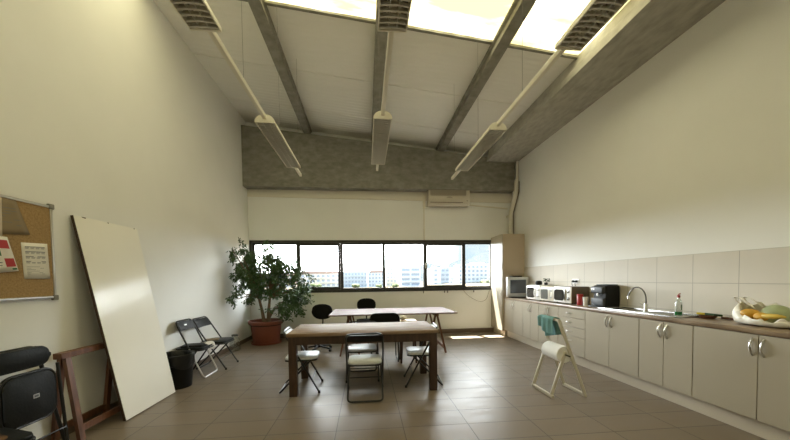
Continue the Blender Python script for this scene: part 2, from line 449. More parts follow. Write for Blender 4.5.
b = nb(); tube(b, fillet([(2.40, 7.485, 1.05), (2.48, 7.485, .95), (2.62, 7.485, .85), (2.82, 7.485, .755), (2.98, 7.485, .80), (3.06, 7.485, 1.05)], .12), .004, 6)
tag(obj('cable', b, M['gap']), 'thin dark cable looping under the right end of the window', 'cable')
# unseen slab added outside to keep sun off the left and middle sashes
b = nb(); box(b, -3.2, 1.55, 7.70, 8.5, 2.42, 2.52); struct('exterior_canopy', b, M['concrete'], 'unseen concrete slab added over the window to block the sun', 'sun blocker')

# ------------------------------------------------------------------ air conditioner, trunking, pipe
ac = thing('air_conditioner', 'cream wall air conditioner between concrete beam and window', 'air conditioner', (2.0, YB-.03, 3.09))
b = nb(); prism(b, [(0, 0), (-.15, .0), (-.20, .05), (-.215, .20), (-.20, .36), (-.17, .395), (0, .395)], -.50, .50, 'x', bev=.012)
obj('body', b, M['acbody'], ac)
b = nb()
for k in range(11): box(b, -.455, .40, -.222, -.196, .205+k*.0155, .213+k*.0155)
box(b, -.46, .41, -.212, -.19, .20, .375); obj('intake_grille', b, M['acgrille'], ac, False)
b = nb(); box(b, -.46, .33, -.213, -.17, .052, .064); obj('air_outlet', b, M['gap'], ac, False)
b = nb(); prism(b, [(-.085, .155), (.085, .155), (.045, .18), (.0, .19), (-.045, .18)], -.221, -.208, 'y'); obj('emblem', b, M['acgrille'], ac, False, label='small dark domed badge')
b = nb(); box(b, .42, .44, -.216, -.205, .09, .105); obj('indicator', b, M['gap'], ac, False)
b = nb(); box(b, 1.40, 1.46, YB-.05, YB, 3.05, 3.42, .006); box(b, 1.415, 1.445, YB-.016, YB, 2.29, 3.06, .003)
tag(obj('cable_trunking', b, M['copper']), 'narrow cream cable trunking beside the air conditioner', 'trunking')
b = nb(); bar(b, (2.52, YB-.015, 3.14), (3.53, YB-.015, 3.06), .03, .025)
tag(obj('drain_hose', b, M['copper']), 'thin cream hose sloping from the air conditioner to the corner', 'hose')
pp = thing('pipe', 'fat white pipe cover in the corner above the tall cupboard', 'pipe', (0, 0, 0))
b = nb(); tube(b, fillet([(3.575, 7.40, 2.365), (3.575, 7.40, 2.93), (3.575, 7.115, 3.36), (3.578, 7.11, 3.64)], .1), .055, 12); obj('duct', b, M['copper'], pp)
b = nb(); tube(b, [(3.615, 7.35, 2.37), (3.615, 7.35, 2.92), (3.612, 7.065, 3.36), (3.612, 7.06, 3.6)], .012, 6); obj('dark_hose', b, M['gap'], pp)
b = nb(); tube(b, [(3.595, 7.12, 3.58), (3.598, 7.12, 4.09)], .032, 10); obj('riser', b, M['copper'], pp)
b = nb(); box(b, 3.50, 3.515, 7.34, YB, 2.84, 2.88); obj('bracket', b, M['copper'], pp)

# ------------------------------------------------------------------ hanging fluorescent rows
def light_row(xc, zc, y_near, y_far, y_end, label):
    t = thing('pendant_light', label, 'ceiling light', (xc, 0, zc), group='rows of fluorescent lights')
    b = nb(); box(b, -.018, .018, .3, y_end, .035, .08, .004); obj('rail', b, M['whitem'], t)
    for (y0, y1) in ((y_near-1.32, y_near), (y_far, y_far+1.32)):
        b = nb()
        arc = [(.10*math.cos(a), .012+.075*math.sin(a)) for a in [PI*k/12 for k in range(13)]]
        poly = [(.10, 0)]+arc+[(-.10, 0)]
        inner = [(-.092, .0), (-.090, .045), (-.05, .070), (.05, .070), (.090, .045), (.092, 0)]
        prism(b, poly+inner, y0+.012, y1-.012, 'y')
        h = obj('housing', b, M['whitem'], t)
        b = nb(); prism(b, poly, y0, y0+.012, 'y'); obj('end_cap', b, M['whitem'], h)
        b = nb(); prism(b, poly, y1-.012, y1, 'y'); obj('end_cap', b, M['whitem'], h)
        b = nb(); prism(b, [(-.088, .046), (.088, .046), (.05, .068), (-.05, .068)], y0+.013, y1-.013, 'y'); obj('reflector', b, M['lampinside'], h, False)
        for s in (-.043, .043):
            b = nb(); tube(b, [(s, y0+.03, .043), (s, y1-.03, .043)], .006, 8); obj('lamp_tube', b, M['lamptube'], h)
        b = nb(); n = 29
        for k in range(n+1):
            y = y0+.02+(y1-y0-.04)*k/n
            # curved cross blade, deeper at its ends
            for j in range(6):
                xa, xb = -.091+.182*j/6, -.091+.182*(j+1)/6
                ya, yb = y-.010*(1-(xa/.091)**2), y-.010*(1-(xb/.091)**2)
                vs = [b.verts.new(p) for p in ((xa, ya, 0), (xb, yb, 0), (xb, yb+.004, .035), (xa, ya+.004, .035))]
                b.faces.new(vs)
                vs = [b.verts.new(p) for p in ((xa, ya, 0), (xb, yb, 0), (xb, yb-.010, .002), (xa, ya-.010, .002))]
                b.faces.new(vs)
        for s in (-.029, .029): box(b, s-.0015, s+.0015, y0+.013, y1-.013, .006, .034)
        obj('louvre', b, M['louvre'], h, False)
    for y in (1.35, 2.85, 4.0, 5.08):
        if y > y_end: y = y_end-.08
        b = nb(); tube(b, [(0, y, .07), (0, y, roofz(xc)-zc+.0)], .0016, 5); obj('suspension_wire', b, M['wire'], t)
    return t
light_row(-1.02, 2.99, 2.21, 3.40, 5.21, 'leftmost of the three hanging rows of white fluorescent lights')
light_row(.21, 3.05, 2.20, 3.36, 5.06, 'middle of the three hanging rows of white fluorescent lights')
light_row(1.49, 2.99, 2.19, 3.39, 5.24, 'rightmost of the three hanging rows of white fluorescent lights')

# ------------------------------------------------------------------ kitchen run
XC = 3.17; CB = XR-.003
def bow_handle(parent, y, z, vertical=True, L=.145, r=.0075, x=XC-.018):
    b = nb(); n = 12; pts = []; rad = []
    for k in range(n+1):
        t = k/n*2-1
        off = .032*(1-t*t)
        pts.append((x-off+.004, y, z+t*L/2) if vertical else (x-off+.004, y+t*L/2, z))
        rad.append(r*(1.25-.35*abs(t)))
    tube(b, pts, r, 8, radii=rad)
    return obj('handle', b, M['chrome'], parent)

def unit(y0, y1, doors, label, hands):
    t = thing('kitchen_cabinet', label, 'kitchen cabinet', (0, 0, 0), group='base cabinets under the worktop')
    b = nb(); box(b, XC, CB, y0+.001, y1-.001, .152, .858); obj('body', b, M['gap'], t, False)
    n = doors; w = (y1-y0)/n
    for k in range(n):
        a0, a1 = y0+k*w+.002, y0+(k+1)*w-.002
        b = nb(); box(b, XC-.018, XC-.0005, a0, a1, .155, .853, .002, 1); d = obj('door', b, M['cab'], t)
        hy = (a1-.035) if hands[k] > 0 else (a0+.035)
        bow_handle(d, hy, .752)
    return t
# from the tall cupboard towards the camera (far to near)
unit(6.005, 6.845, 2, 'double-door base cabinet below the silver television, next to the tall cupboard', (1, -1))
unit(5.435, 6.002, 2, 'narrow double-door base cabinet below the left microwave', (1, -1))
unit(4.845, 5.432, 2, 'double-door base cabinet just left of the drawer unit', (1, -1))
dr = thing('drawer_unit', 'cream kitchen drawer unit with four drawers below the red canister', 'drawer unit', (0, 0, 0), group='base cabinets under the worktop')
b = nb(); box(b, XC, CB, 4.211, 4.841, .152, .858); obj('body', b, M['gap'], dr, False)
for z0, z1 in ((.717, .853), (.577, .713), (.437, .573), (.155, .433)):
    b = nb(); box(b, XC-.018, XC-.0005, 4.212, 4.840, z0, z1, .002, 1); d = obj('drawer', b, M['cab'], dr)
    bow_handle(d, 4.57, z1-.068, False, .13)
unit(3.318, 4.208, 2, 'double-door base cabinet between the drawers and the sink cabinet, below coffee machine', (1, -1))
unit(2.719, 3.315, 2, 'narrow double-door sink cabinet below the dish soap bottle', (1, -1))
unit(1.71, 2.716, 2, 'widest double-door base cabinet at the near end, below the fruit bag', (1, -1))
b = nb(); box(b, XC+.055, XC+.075, 1.712, 6.848, 0, .150); tag(obj('plinth', b, M['plinth'], None, False), 'long pale plinth along the floor under the base cabinets', 'plinth')
b = nb(); box(b, XC-.022, XR-.013, 1.71, 6.847, .86, .90, .004); WTOP = tag(obj('worktop', b, M['worktop'], None), 'long brown wood-look worktop along the right wall', 'worktop')

TX = 3.125
tall = thing('tall_cupboard', 'tall beige cupboard in the corner right of the window', 'cupboard', (0, 0, 0))
b = nb(); box(b, TX, CB, 6.85, YB-.003, .13, 2.345, .002, 1); obj('body', b, M['cabside'], tall)
b = nb(); box(b, TX+.05, CB, 6.87, YB-.003, 0, .129); obj('plinth', b, M['plinth'], tall, False)
for z0, z1, hz in ((.135, 1.07, .98), (1.075, 2.343, 1.62)):
    b = nb(); box(b, TX-.02, TX-.0005, 6.852, YB-.005, z0, z1, .002, 1); d = obj('door', b, M['cab'], tall)
    bow_handle(d, 6.90, hz, True, .13, x=TX-.02)

# sink with drainer set in the worktop
sk = thing('sink', 'stainless steel inset sink and drainer in the worktop', 'sink', (0, 0, .90))
b = nb()
SX, SXX = 3.225, 3.60
prism(b, rrect(SXX-SX, 1.12, .05, 5, (SX+SXX)/2, 3.50), .0005, .006, 'z', bev=.002)
obj('rim', b, M['steel'], sk)
b = nb()
for x0, x1, y0, y1 in ((SX, SX+.016, 2.95, 4.05), (SXX-.016, SXX, 2.95, 4.05), (SX, SXX, 2.945, 2.965), (SX, SXX, 4.035, 4.055)):
    box(b, x0, x1, y0, y1, .004, .016, .004)
obj('raised_edge', b, M['steel'], sk)
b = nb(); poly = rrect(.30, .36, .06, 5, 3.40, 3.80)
prism(b, poly, .0062, .0075, 'z'); obj('bowl', b, M['darkchrome'], sk, label='flat dark plate, shade of the sink bowl put into colour')  # flat plate; the hollow's shade is put into its dark colour
b = nb(); lathe(b, [(.03, .0078), (.03, .010), (.018, .010)], 20, Matrix.Translation((3.40, 3.80, 0))); obj('drain', b, M['chrome'], sk)
b = nb()
for k in range(9): box(b, 3.27, 3.55, 3.06+k*.045, 3.075+k*.045, .006, .010, .002, 1)
obj('drainer_ribs', b, M['steel'], sk)

fa = thing('tap', 'tall chrome swan-neck kitchen tap beside the sink bowl', 'tap', (3.46, 3.545, .907))
b = nb(); lathe(b, [(.028, 0), (.028, .012), (.020, .02), (.020, .09), (.017, .095)], 20); obj('base', b, M['chrome'], fa)
b = nb(); pts = [(0, 0, .09)]
for k in range(13):
    a = PI*k/12*.93
    pts.append((-.03*(1-math.cos(a))*.5, .115*(1-math.cos(a)), .14+.155*math.sin(a)))
tube(b, pts, .008, 10); obj('spout', b, M['darkchrome'], fa)
b = nb(); e = Vector(pts[-1]); lathe(b, [(.012, -.035), (.014, 0), (.010, .008)], 14, Matrix.Translation(e)); obj('nozzle', b, M['chrome'], fa)
b = nb(); tube(b, [(0, .015, .07), (-.02, .075, .105)], .008, 8); obj('lever', b, M['chrome'], fa)

# ------------------------------------------------------------------ things on the worktop
TZ = .9005
M['tvglass'] = mat('tv_glass_reflection_tint', (.06, .07, .085), .12)  # bluish reflection on the screen is put into its base colour
tv = thing('television', 'silver square television beside the tall cupboard', 'television', (3.375, 6.66, TZ), math.radians(-4))
b = nb(); box(b, -.245, .245, -.03, .03, .02, .46, .012); box(b, -.17, .17, .03, .13, .08, .42, .03); obj('casing', b, M['silver'], tv)
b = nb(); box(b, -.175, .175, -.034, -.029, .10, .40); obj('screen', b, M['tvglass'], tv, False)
b = nb(); box(b, -.235, -.195, -.033, -.029, .08, .42); box(b, .195, .235, -.033, -.029, .08, .42); obj('speaker_grille', b, M['alu'], tv, False)
b = nb(); box(b, -.16, .16, -.06, .10, .0, .022, .006); obj('stand', b, M['black'], tv)
b = nb(); prism(b, rrect(.26, .12, .03), 0, .028, 'z', bev=.006); o = obj('set_top_box', b, M['black'], loc=(3.36, 6.71, TZ+.462)); tag(o, 'flat black box lying on top of the television', 'receiver')

def microwave(name, label, cat, x0, y0, y1, h, body, style):
    t = thing(name, label, cat, (x0, (y0+y1)/2, TZ)); w = y1-y0; d = XR-.03-x0
    b = nb(); box(b, .012, d, -w/2, w/2, .012, h, .008); obj('casing', b, body, t)
    b = nb(); box(b, -.006, .012, -w/2, w/2, .015, h-.003, .006)
    obj('front_panel', b, M['white'] if style else body, t)
    # door occupies the left part as seen from the room (towards +y)
    yd0 = -w/2+.26*w
    b = nb(); prism(b, [(p[0], p[1]) for p in rrect(w*.70, h*.82, .02, 4, (yd0+w/2)/2-.004, h/2)], -.016, -.006, 'x', bev=.003)
    dd = obj('door', b, M['white'] if style else body, t)
    wn = nb(); prism(wn, rrect(w*.58, h*.66, .05 if style else .01, 5, (yd0+w/2)/2+.01*w, h/2), -.019, -.0155, 'x')
    obj('window', wn, M['screen'] if style else M['greyglass'], dd, False)
    if style == 1:
        b = nb(); n = 10; tube(b, [(-.018-.02*math.sin(PI*k/n), yd0+.03, h*.25+h*.5*k/n) for k in range(n+1)], .006, 6); obj('handle', b, M['white'], dd)
    elif style == 2:
        b = nb(); box(b, -.028, -.016, yd0+.006, yd0+.024, h*.2, h*.8, .004); obj('handle', b, M['darkchrome'], dd)
    for k, zz in enumerate((h*.72, h*.30)):
        b = nb(); lathe(b, [(.026 if style else .016, 0), (.024 if style else .014, .016), (.012, .018)], 18, Matrix.Translation((-.006, -w/2+.13*w, zz)) @ Matrix.Rotation(-PI/2, 4, 'Y'))
        obj('knob', b, M['silver'] if style != 2 else M['darkchrome'], t)
    for sx in (.04, d-.04):
        for sy in (-w/2+.04, w/2-.04):
            b = nb(); lathe(b, [(.014, 0), (.014, .013)], 10, Matrix.Translation((sx, sy, 0))); obj('foot', b, M['black'], t)
    return t
M['ovencream'] = mat('oven_cream_enamel', (.74, .70, .60), .4)
M['greyglass'] = mat('grey_oven_glass', (.12, .12, .11), .15)
M['mwshade'] = mat('oven_casing_shade_brown', (.13, .105, .075), .4)  # shade on the white microwave's side is put into this casing colour
microwave('microwave_oven', 'small white microwave with curved handle right of the television', 'microwave', 3.29, 5.62, 6.10, .295, M['white'], 1)
microwave('mini_oven', 'cream mini oven with grey glass between the two microwaves', 'oven', 3.30, 5.215, 5.605, .275, M['ovencream'], 0)
microwave('microwave_oven', 'white microwave with rounded dark window and shade-coloured sides, left of the red canister', 'microwave', 3.305, 4.735, 5.20, .285, M['mwshade'], 2)
# little pots on top of the left microwave
pt = thing('potted_plant', 'tiny dark potted plant on top of the left microwave', 'plant', (3.46, 5.70, TZ+.296))
b = nb(); lathe(b, [(.028, 0), (.036, .05), (.031, .05), (.029, .042)], 16); obj('pot', b, M['black'], pt)
b = nb()
for k in range(26):
    a = random.uniform(0, 2*PI); r = random.uniform(.005, .07); z = random.uniform(.06, .13)
    ball(b, (r*math.cos(a), r*math.sin(a), z), .016, .012, .006, 1, 0, Euler((random.uniform(-.6, .6), random.uniform(-.6, .6), a)))
obj('foliage', b, M['scourer'], pt)
b = nb(); tube(b, [(0, 0, .04), (.0, .01, .09)], .004, 6); tube(b, [(0, 0, .04), (.03, -.03, .11)], .003, 6); obj('stem', b, M['bark'], pt)
b = nb(); lathe(b, [(.05, 0), (.065, .02), (.065, .05), (.05, .075), (.02, .085)], 20); o = obj('bowl', b, M['black'], loc=(3.46, 5.95, TZ+.296)); tag(o, 'dark upturned bowl on top of the left microwave', 'bowl')

cn = thing('canister', 'shiny red canister standing in front of the microwave side', 'canister', (3.36, 4.60, TZ))
b = nb(); lathe(b, [(.044, 0), (.046, .01), (.046, .15), (.043, .155)], 24); obj('body', b, M['redcan'], cn)
b = nb(); lathe(b, [(.047, .155), (.047, .17), (.03, .175)], 24); obj('lid', b, M['redcan'], cn)
b = nb(); lathe(b, [(.032, 0), (.042, .13), (.044, .135), (.040, .135), (.031, .01)], 20); o = obj('cup', b, M['white'], loc=(3.36, 4.475, TZ)); tag(o, 'white tapered cup between red canister and coffee machine', 'cup')

cm = thing('coffee_machine', 'black and dark grey coffee machine left of the sink', 'coffee machine', (3.385, 4.25, TZ))
b = nb(); box(b, .02, .235, -.13, .13, .0, .315, .02, 3); obj('body', b, M['black'], cm)
M['gunmetal'] = mat('gunmetal_plastic', (.06, .064, .072), .5, .2)
b = nb(); box(b, -.03, .03, -.115, .125, .20, .30, .02, 3); box(b, -.02, .03, -.115, .125, .02, .13, .01); obj('front_panel', b, M['gunmetal'], cm)
b = nb(); lathe(b, [(.012, 0), (.010, .035)], 12, Matrix.Translation((-.01, 0, .166))); obj('spout', b, M['chrome'], cm)
b = nb(); box(b, -.07, .02, -.12, .12, .0, .02, .005); obj('drip_tray', b, M['black'], cm)
b = nb(); box(b, .05, .22, -.11, .11, .316, .33, .006); obj('lid', b, M['gunmetal'], cm)
for yy in (.05, .09):
    b = nb(); lathe(b, [(.012, 0), (.010, .006)], 14, Matrix.Translation((-.03, yy, .262)) @ Matrix.Rotation(-PI/2, 4, 'Y')); obj('button', b, M['chrome'], cm)

sp = thing('soap_bottle', 'clear dish soap bottle with red cap and green liquid', 'bottle', (3.43, 3.115, TZ+.006))
b = nb(); lathe(b, [(.030, 0), (.032, .01), (.032, .13), (.024, .165), (.012, .185), (.012, .195)], 20); obj('bottle', b, M['jarglass'], sp)
b = nb(); lathe(b, [(.0335, .004), (.0335, .04)], 20); obj('liquid', b, M['green'], sp)
b = nb(); lathe(b, [(.015, .195), (.015, .215), (.009, .225)], 14); tube(b, [(0, 0, .222), (-.01, -.012, .235), (-.015, -.03, .238)], .006, 8); obj('cap', b, M['redcan'], sp)
b = nb(); box(b, -.005, .005, -.0345, -.0325, .06, .12); obj('sticker', b, M['scourer'], sp, False)

ds = tag(obj('dish', (lambda bb: (lathe(bb, [(.055, 0), (.075, .03), (.070, .03), (.05, .008)], 24), bb)[1])(nb()), M['dish'], loc=(3.50, 2.875, TZ)), 'small red-brown dish holding a sponge, right of the sink', 'dish')
b = nb(); box(b, -.028, .028, -.05, .05, 0, .022, .006); s1 = obj('sponge', b, M['sponge'], loc=(3.50, 2.915, TZ+.031)); s1.rotation_euler = (.0, .1, .3); tag(s1, 'yellow sponge in the red-brown dish', 'sponge')
b = nb(); prism(b, [(-.08, -.02), (-.05, .035), (.02, .045), (.08, .02), (.06, -.03), (-.02, -.045)], 0, .022, 'z', bev=.004); s2 = obj('scouring_cloth', b, M['scourer'], loc=(3.50, 2.83, TZ+.031)); s2.rotation_euler = (.12, 0, 1.4); tag(s2, 'dark green scouring cloth folded over the dish', 'cloth')
b = nb(); bar(b, (3.56, 2.80, TZ+.012), (3.56, 2.585, TZ+.012), .022, .02, bev=.004); tag(obj('wooden_handle', b, M['dish']), 'dark stick lying between dish and fruit bag', 'utensil')

# plastic bag with fruit
bagroot = thing('plastic_bag', 'open white plastic bag of fruit on the worktop', 'bag', (3.42, 2.33, TZ))
b = nb()
from mathutils import noise as mn
n, rings = 72, []
prof = ((.06, .002), (.13, .004), (.185, .012), (.205, .035), (.21, .065), (.205, .09), (.195, .11), (.18, .115))
for j, (rr, z) in enumerate(prof):
    ring = []
    for k in range(n):
        a = 2*PI*k/n; ca, sa = math.cos(a), math.sin(a)
        t = j/(len(prof)-1)
        w1 = mn.noise(Vector((ca*1.6, sa*1.6, j*.35))); w2 = mn.noise(Vector((ca*5, sa*5, j*.8+7))); w3 = mn.noise(Vector((ca*13, sa*13, j*1.3+3)))
        rad = rr*(1+.16*w1*t+.12*w2*(.3+t)+.07*w3*(.3+t))
        zz = z*(1+.5*w2*t)
        if j >= 4:
            q = (j-3)/4
            zz += q*(.075*max(0, sa)**1.5+.035*max(0, ca)**1.5)+q*.025*w2+.018*w3*q-.055*q*max(0, -ca)-.03*q*max(0, -sa)
            rad *= 1-.10*q*max(0, sa)
        ring.append(b.verts.new((rad*.66*ca, rad*1.2*sa, max(.002, zz))))
    rings.append(ring)
b.faces.new(list(reversed(rings[0])))
for A, B in zip(rings, rings[1:]):
    for k in range(n): b.faces.new((A[k], A[(k+1) % n], B[(k+1) % n], B[k]))
bo = obj('bag', b, M['bagwhite'], bagroot)
md = bo.modifiers.new('s', 'SUBSURF'); md.levels = md.render_levels = 1
md = bo.modifiers.new('t', 'SOLIDIFY'); md.thickness = .0015
for s in (-1, 1):
    b = nb(); pts = [(s*.04+.02, .20, .18), (s*.05+.01, .235, .235), (s*.05, .19, .245), (s*.045, .12, .20), (s*.05, .06, .14)]
    pts = fillet(pts, .06)
    vs = []
    for p in pts: vs.append((b.verts.new(p+Vector((-.012, 0, .004))), b.verts.new(p+Vector((.012, 0, -.004)))))
    for A, B in zip(vs, vs[1:]): b.faces.new((A[0], A[1], B[1], B[0]))
    o = obj('bag_handle', b, M['bagwhite'], bagroot); md = o.modifiers.new('t', 'SOLIDIFY'); md.thickness = .003
def fruit(name, label, cat, c, r, m, rot=(0, 0, 0), grp=None):
    b = nb(); ball(b, (0, 0, 0), *r, 3)
    o = obj(name, b, m, loc=c); o.rotation_euler = rot; tag(o, label, cat, grp); return o
fruit('mango', 'orange-yellow mango at the left in the plastic bag', 'fruit', (3.365, 2.425, TZ+.098), (.048, .065, .045), M['mango'], (0, .2, .4))
fruit('mango', 'small yellow mango in the middle of the plastic bag, below the melon', 'fruit', (3.345, 2.335, TZ+.082), (.042, .055, .038), M['mango'], (0, 0, -.5))
fruit('melon', 'round pale green melon at the back of the plastic bag', 'fruit', (3.45, 2.305, TZ+.105), (.085, .095, .08), M['melon'])
b = nb(); tube(b, fillet([(3.335, 2.34, TZ+.088), (3.315, 2.26, TZ+.098), (3.335, 2.17, TZ+.098)], .08, 8), .02, 10, radii=[.010]+[.021]*9+[.008]); tag(obj('banana', b, M['banana']), 'pale yellow banana at the front of the plastic bag', 'fruit')

# sockets
so = thing('wall_socket', 'double wall socket with black plugs above the microwaves', 'socket', (XR-.012, 5.08, 1.27))
b = nb(); box(b, -.01, 0, -.085, .085, -.042, .042, .004); obj('plate', b, M['white'], so)
for yy in (.04, -.04):
    b = nb(); lathe(b, [(.021, 0), (.018, .03), (.010, .04)], 14, Matrix.Translation((-.01, yy, 0)) @ Matrix.Rotation(-PI/2, 4, 'Y')); p = obj('plug', b, M['black'], so)
    b = nb(); tube(b, fillet([(-.045, yy, -.01), (-.04, yy+.01, -.06), (-.02, yy-.01, -.12)], .05), .004, 6); obj('cord', b, M['black'], p)

# ------------------------------------------------------------------ dining table
dt = thing('dining_table', 'heavy dark wooden table with worn pale top in the middle', 'table', (-.03, 4.02, 0))
b = nb(); box(b, -.885, .885, -.40, .40, .698, .735, .006); obj('tabletop', b, M['tabletop'], dt)
b = nb()
box(b, -.81, .81, -.375, -.345, .60, .697); box(b, -.81, .81, .325, .355, .60, .697)
box(b, -.855, -.825, -.33, .33, .60, .697); box(b, .825, .855, -.33, .33, .60, .697)
obj('apron', b, M['tablewood'], dt, False)
for sx in (-1, 1):
    for y0 in (-.38, .29):
        b = nb()
        x0, x1 = sorted((sx*.87, sx*.78))
        box(b, x0, x1, y0, y0+.08, 0, .697, .004, 1); obj('leg', b, M['tablewood'], dt)

# ------------------------------------------------------------------ far trestle table
b = nb(); box(b, -.64, 1.60, 5.33, 6.42, .728, .75, .003, 1); tag(obj('table_board', b, M['fartop']), 'reddish brown table board resting on trestles by the window', 'table board')
def trestle(label, loc, rz, L=.76, H=.725, spread=.36, shear=0.):
    t = thing('trestle', label, 'trestle', loc, rz, group='red-brown wooden trestles')
    b = nb(); box(b, -.035, .035, -L/2-.02, L/2+.02, H-.05, H, .004, 1)
    if shear: bmesh.ops.transform(b, matrix=Matrix.Shear('XZ', 4, (0, 0)), verts=b.verts)
    obj('top_rail', b, M['redwood'], t)
    for s in (-1, 1):
        for y in (-L/2+.04, L/2-.04):
            b = nb(); bar(b, (s*spread/2, y, .0), (s*.018, y, H-.045), .05, .03, (1, 0, 0)); obj('leg', b, M['redwood'], t)
        f = .14; x = s*(spread/2*(1-f)+.018*f)
        b = nb(); bar(b, (x, -L/2+.03, .10), (x, L/2-.03, .10), .022, .055); obj('stretcher', b, M['redwood'], t)
    return t
tr = trestle('red-brown trestle under the right end of the far table board', (1.26, 5.87, .001), 0, .78, .726, .34)
dup(tr, (-.30, 5.87, .001), 0, 'red-brown trestle under the left end of the far table board')
t3 = trestle('red-brown trestle by the left wall, behind the leaning white panel', (-2.55, 3.12, 0), 0, .60, .765, .21)

# ------------------------------------------------------------------ leaning white panel
def panel():
    t = thing('leaning_panel', 'large white laminated panel with dark edges leaning on left wall', 'panel', (0, 0, 0))
    BL, BR = Vector((-2.33, 3.20, 0)), Vector((-2.33, 3.98, 0)); TL, TR = Vector((-2.628, 3.10, 1.955)), Vector((-2.628, 3.885, 1.955))
    u = (BR-BL).normalized(); v = (TL-BL); v = (v-u*v.dot(u)).normalized(); nrm = u.cross(v)
    if nrm.x < 0: nrm = -nrm
    th = .028
    b = nb()
    lift = Vector((0, 0, .010))
    q = [p+lift for p in (BL, BR, TR, TL)]
    vs = [b.verts.new(p-nrm*.003) for p in q]+[b.verts.new(p-nrm*th) for p in q]
    for f in ((0, 1, 2, 3), (4, 5, 6, 7), (0, 1, 5, 4), (1, 2, 6, 5), (2, 3, 7, 6), (3, 0, 4, 7)): b.faces.new([vs[i] for i in f])
    obj('core', b, M['boardcore'], t, False, label='dark chipboard core and edges')
    b = nb(); vs = [b.verts.new(p-nrm*.003) for p in q]+[b.verts.new(p) for p in q]
    for f in ((0, 1, 2, 3), (4, 5, 6, 7), (0, 1, 5, 4), (1, 2, 6, 5), (2, 3, 7, 6), (3, 0, 4, 7)): b.faces.new([vs[i] for i in f])
    obj('face', b, M['boardface'], t, False, label='glossy white face')
    b = nb()
    for s, w in ((.10, .05), (.47, .02), (.93, .02)):
        c = q[3]+(q[2]-q[3])*s
        vv = [b.verts.new(c+u*a-v*d+nrm*.0008) for a, d in ((0, 0), (w, 0), (w*.8, .012), (w*.15, .008))]; b.faces.new(vv)
    obj('chipped_edge', b, M['boardcore'], t, False)
panel()

# ------------------------------------------------------------------ notice board on left wall
nbk = thing('notice_board', 'cork notice board in a silver frame on left wall', 'notice board', (XL+.001, 2.33, 1.22))
HB, HL = .785, .60
b = nb(); box(b, .0, .016, -HL, HL, 0, HB); obj('cork', b, M['cork'], nbk, False)
b = nb()
for y0, y1, z0, z1 in ((-HL, HL, HB-.02, HB), (-HL, HL, 0, .02), (-HL, -HL+.018, .02, HB-.02), (HL-.018, HL, .02, HB-.02)): box(b, .001, .024, y0, y1, z0, z1, .004)
obj('frame', b, M['alu'], nbk)
for y in (-HL+.006, HL-.006):
    for z in (.006, HB-.006):
        b = nb(); box(b, .0005, .028, y-.022, y+.022, z-.022, z+.022, .006); obj('corner_cap', b, M['lampinside'], nbk)
def sheet(name, quad, m, label, prints, cat='paper', off=.0175):
    """quad: 4 (y,z) corners TL,TR,BR,BL on the board; prints: list of (u0,u1,v0,v1,mat)"""
    t = thing(name, label, cat, (XL+.001+off, 0, 0))
    def at(u, v, d):
        a = Vector(quad[0]).lerp(Vector(quad[1]), u); c = Vector(quad[3]).lerp(Vector(quad[2]), u); p = a.lerp(c, v)
        return (d+.004*math.sin(u*3)*(v)+.001, p[0], p[1])
    b = nb(); n = 6; g = [[b.verts.new(at(i/n, j/n, .001)) for i in range(n+1)] for j in range(n+1)]
    for j in range(n):
        for i in range(n): b.faces.new((g[j][i], g[j][i+1], g[j+1][i+1], g[j+1][i]))
    o = obj('sheet', b, m, t); md = o.modifiers.new('t', 'SOLIDIFY'); md.thickness = .0006
    byM = {}
    for u0, u1, v0, v1, mm in prints: byM.setdefault(mm, []).append((u0, u1, v0, v1))
    pics = [('picture', mm, [q]) for mm, L in byM.items() if mm != 'ink' for q in L]+[('print', mm, L) for mm, L in byM.items() if mm == 'ink']
    for nm, mm, L in pics:
        b = nb()
        for u0, u1, v0, v1 in L:
            b.faces.new([b.verts.new(at(u, v, .0018)) for u, v in ((u0, v0), (u1, v0), (u1, v1), (u0, v1))])
        obj(nm, b, M[mm], t, False)
    return t
rows = []
for k in range(4):
    v = .10+k*.135
    rows.append((.12, .88, v, v+.018, 'ink'))
    for j in range(4): rows += [(.12+j*.2, .27+j*.2, v+.03, v+.042, 'ink'), (.12+j*.2, .25+j*.2, v+.055, v+.064, 'ink')]
for k in range(6): rows.append((.12, random.uniform(.4, .8), .66+k*.04, .668+k*.04, 'ink'))
sheet('notice_sheet', [(2.675, 1.667), (2.875, 1.678), (2.885, 1.388), (2.685, 1.385)], M['paper'], 'white printed table sheet pinned at right on the cork board', rows)
ks = []
for k in range(9): ks.append((.10, random.uniform(.5, .9), .10+k*.08, .112+k*.08, 'ink'))
sheet('notice_sheet', [(2.44, 1.982), (2.655, 1.984), (2.745, 1.735), (2.44, 1.70)], M['kraft'], 'brown kraft sheet with faint writing at the top of the cork board', ks)
sheet('notice_sheet', [(2.28, 1.981), (2.56, 1.981), (2.55, 1.70), (2.28, 1.68)], M['papercream'], 'cream sheet pinned over the brown kraft one at left', [(.15, .8, .1+k*.1, .112+k*.1, 'ink') for k in range(7)], off=.0205)
sheet('leaflet', [(2.36, 1.70), (2.58, 1.695), (2.645, 1.445), (2.40, 1.415)], M['paper'], 'white leaflet with red and green pictures below the cream sheet',
      [(.66, .95, .10, .34, 'inkred'), (.70, .97, .62, .86, 'inkred'), (.40, .66, .32, .55, 'inkgreen'), (.1, .35, .15, .19, 'ink'), (.1, .35, .25, .28, 'ink'), (.3, .62, .72, .75, 'ink'), (.3, .6, .80, .82, 'ink'), (.84, .97, .90, .95, 'inkgreen')], off=.022)

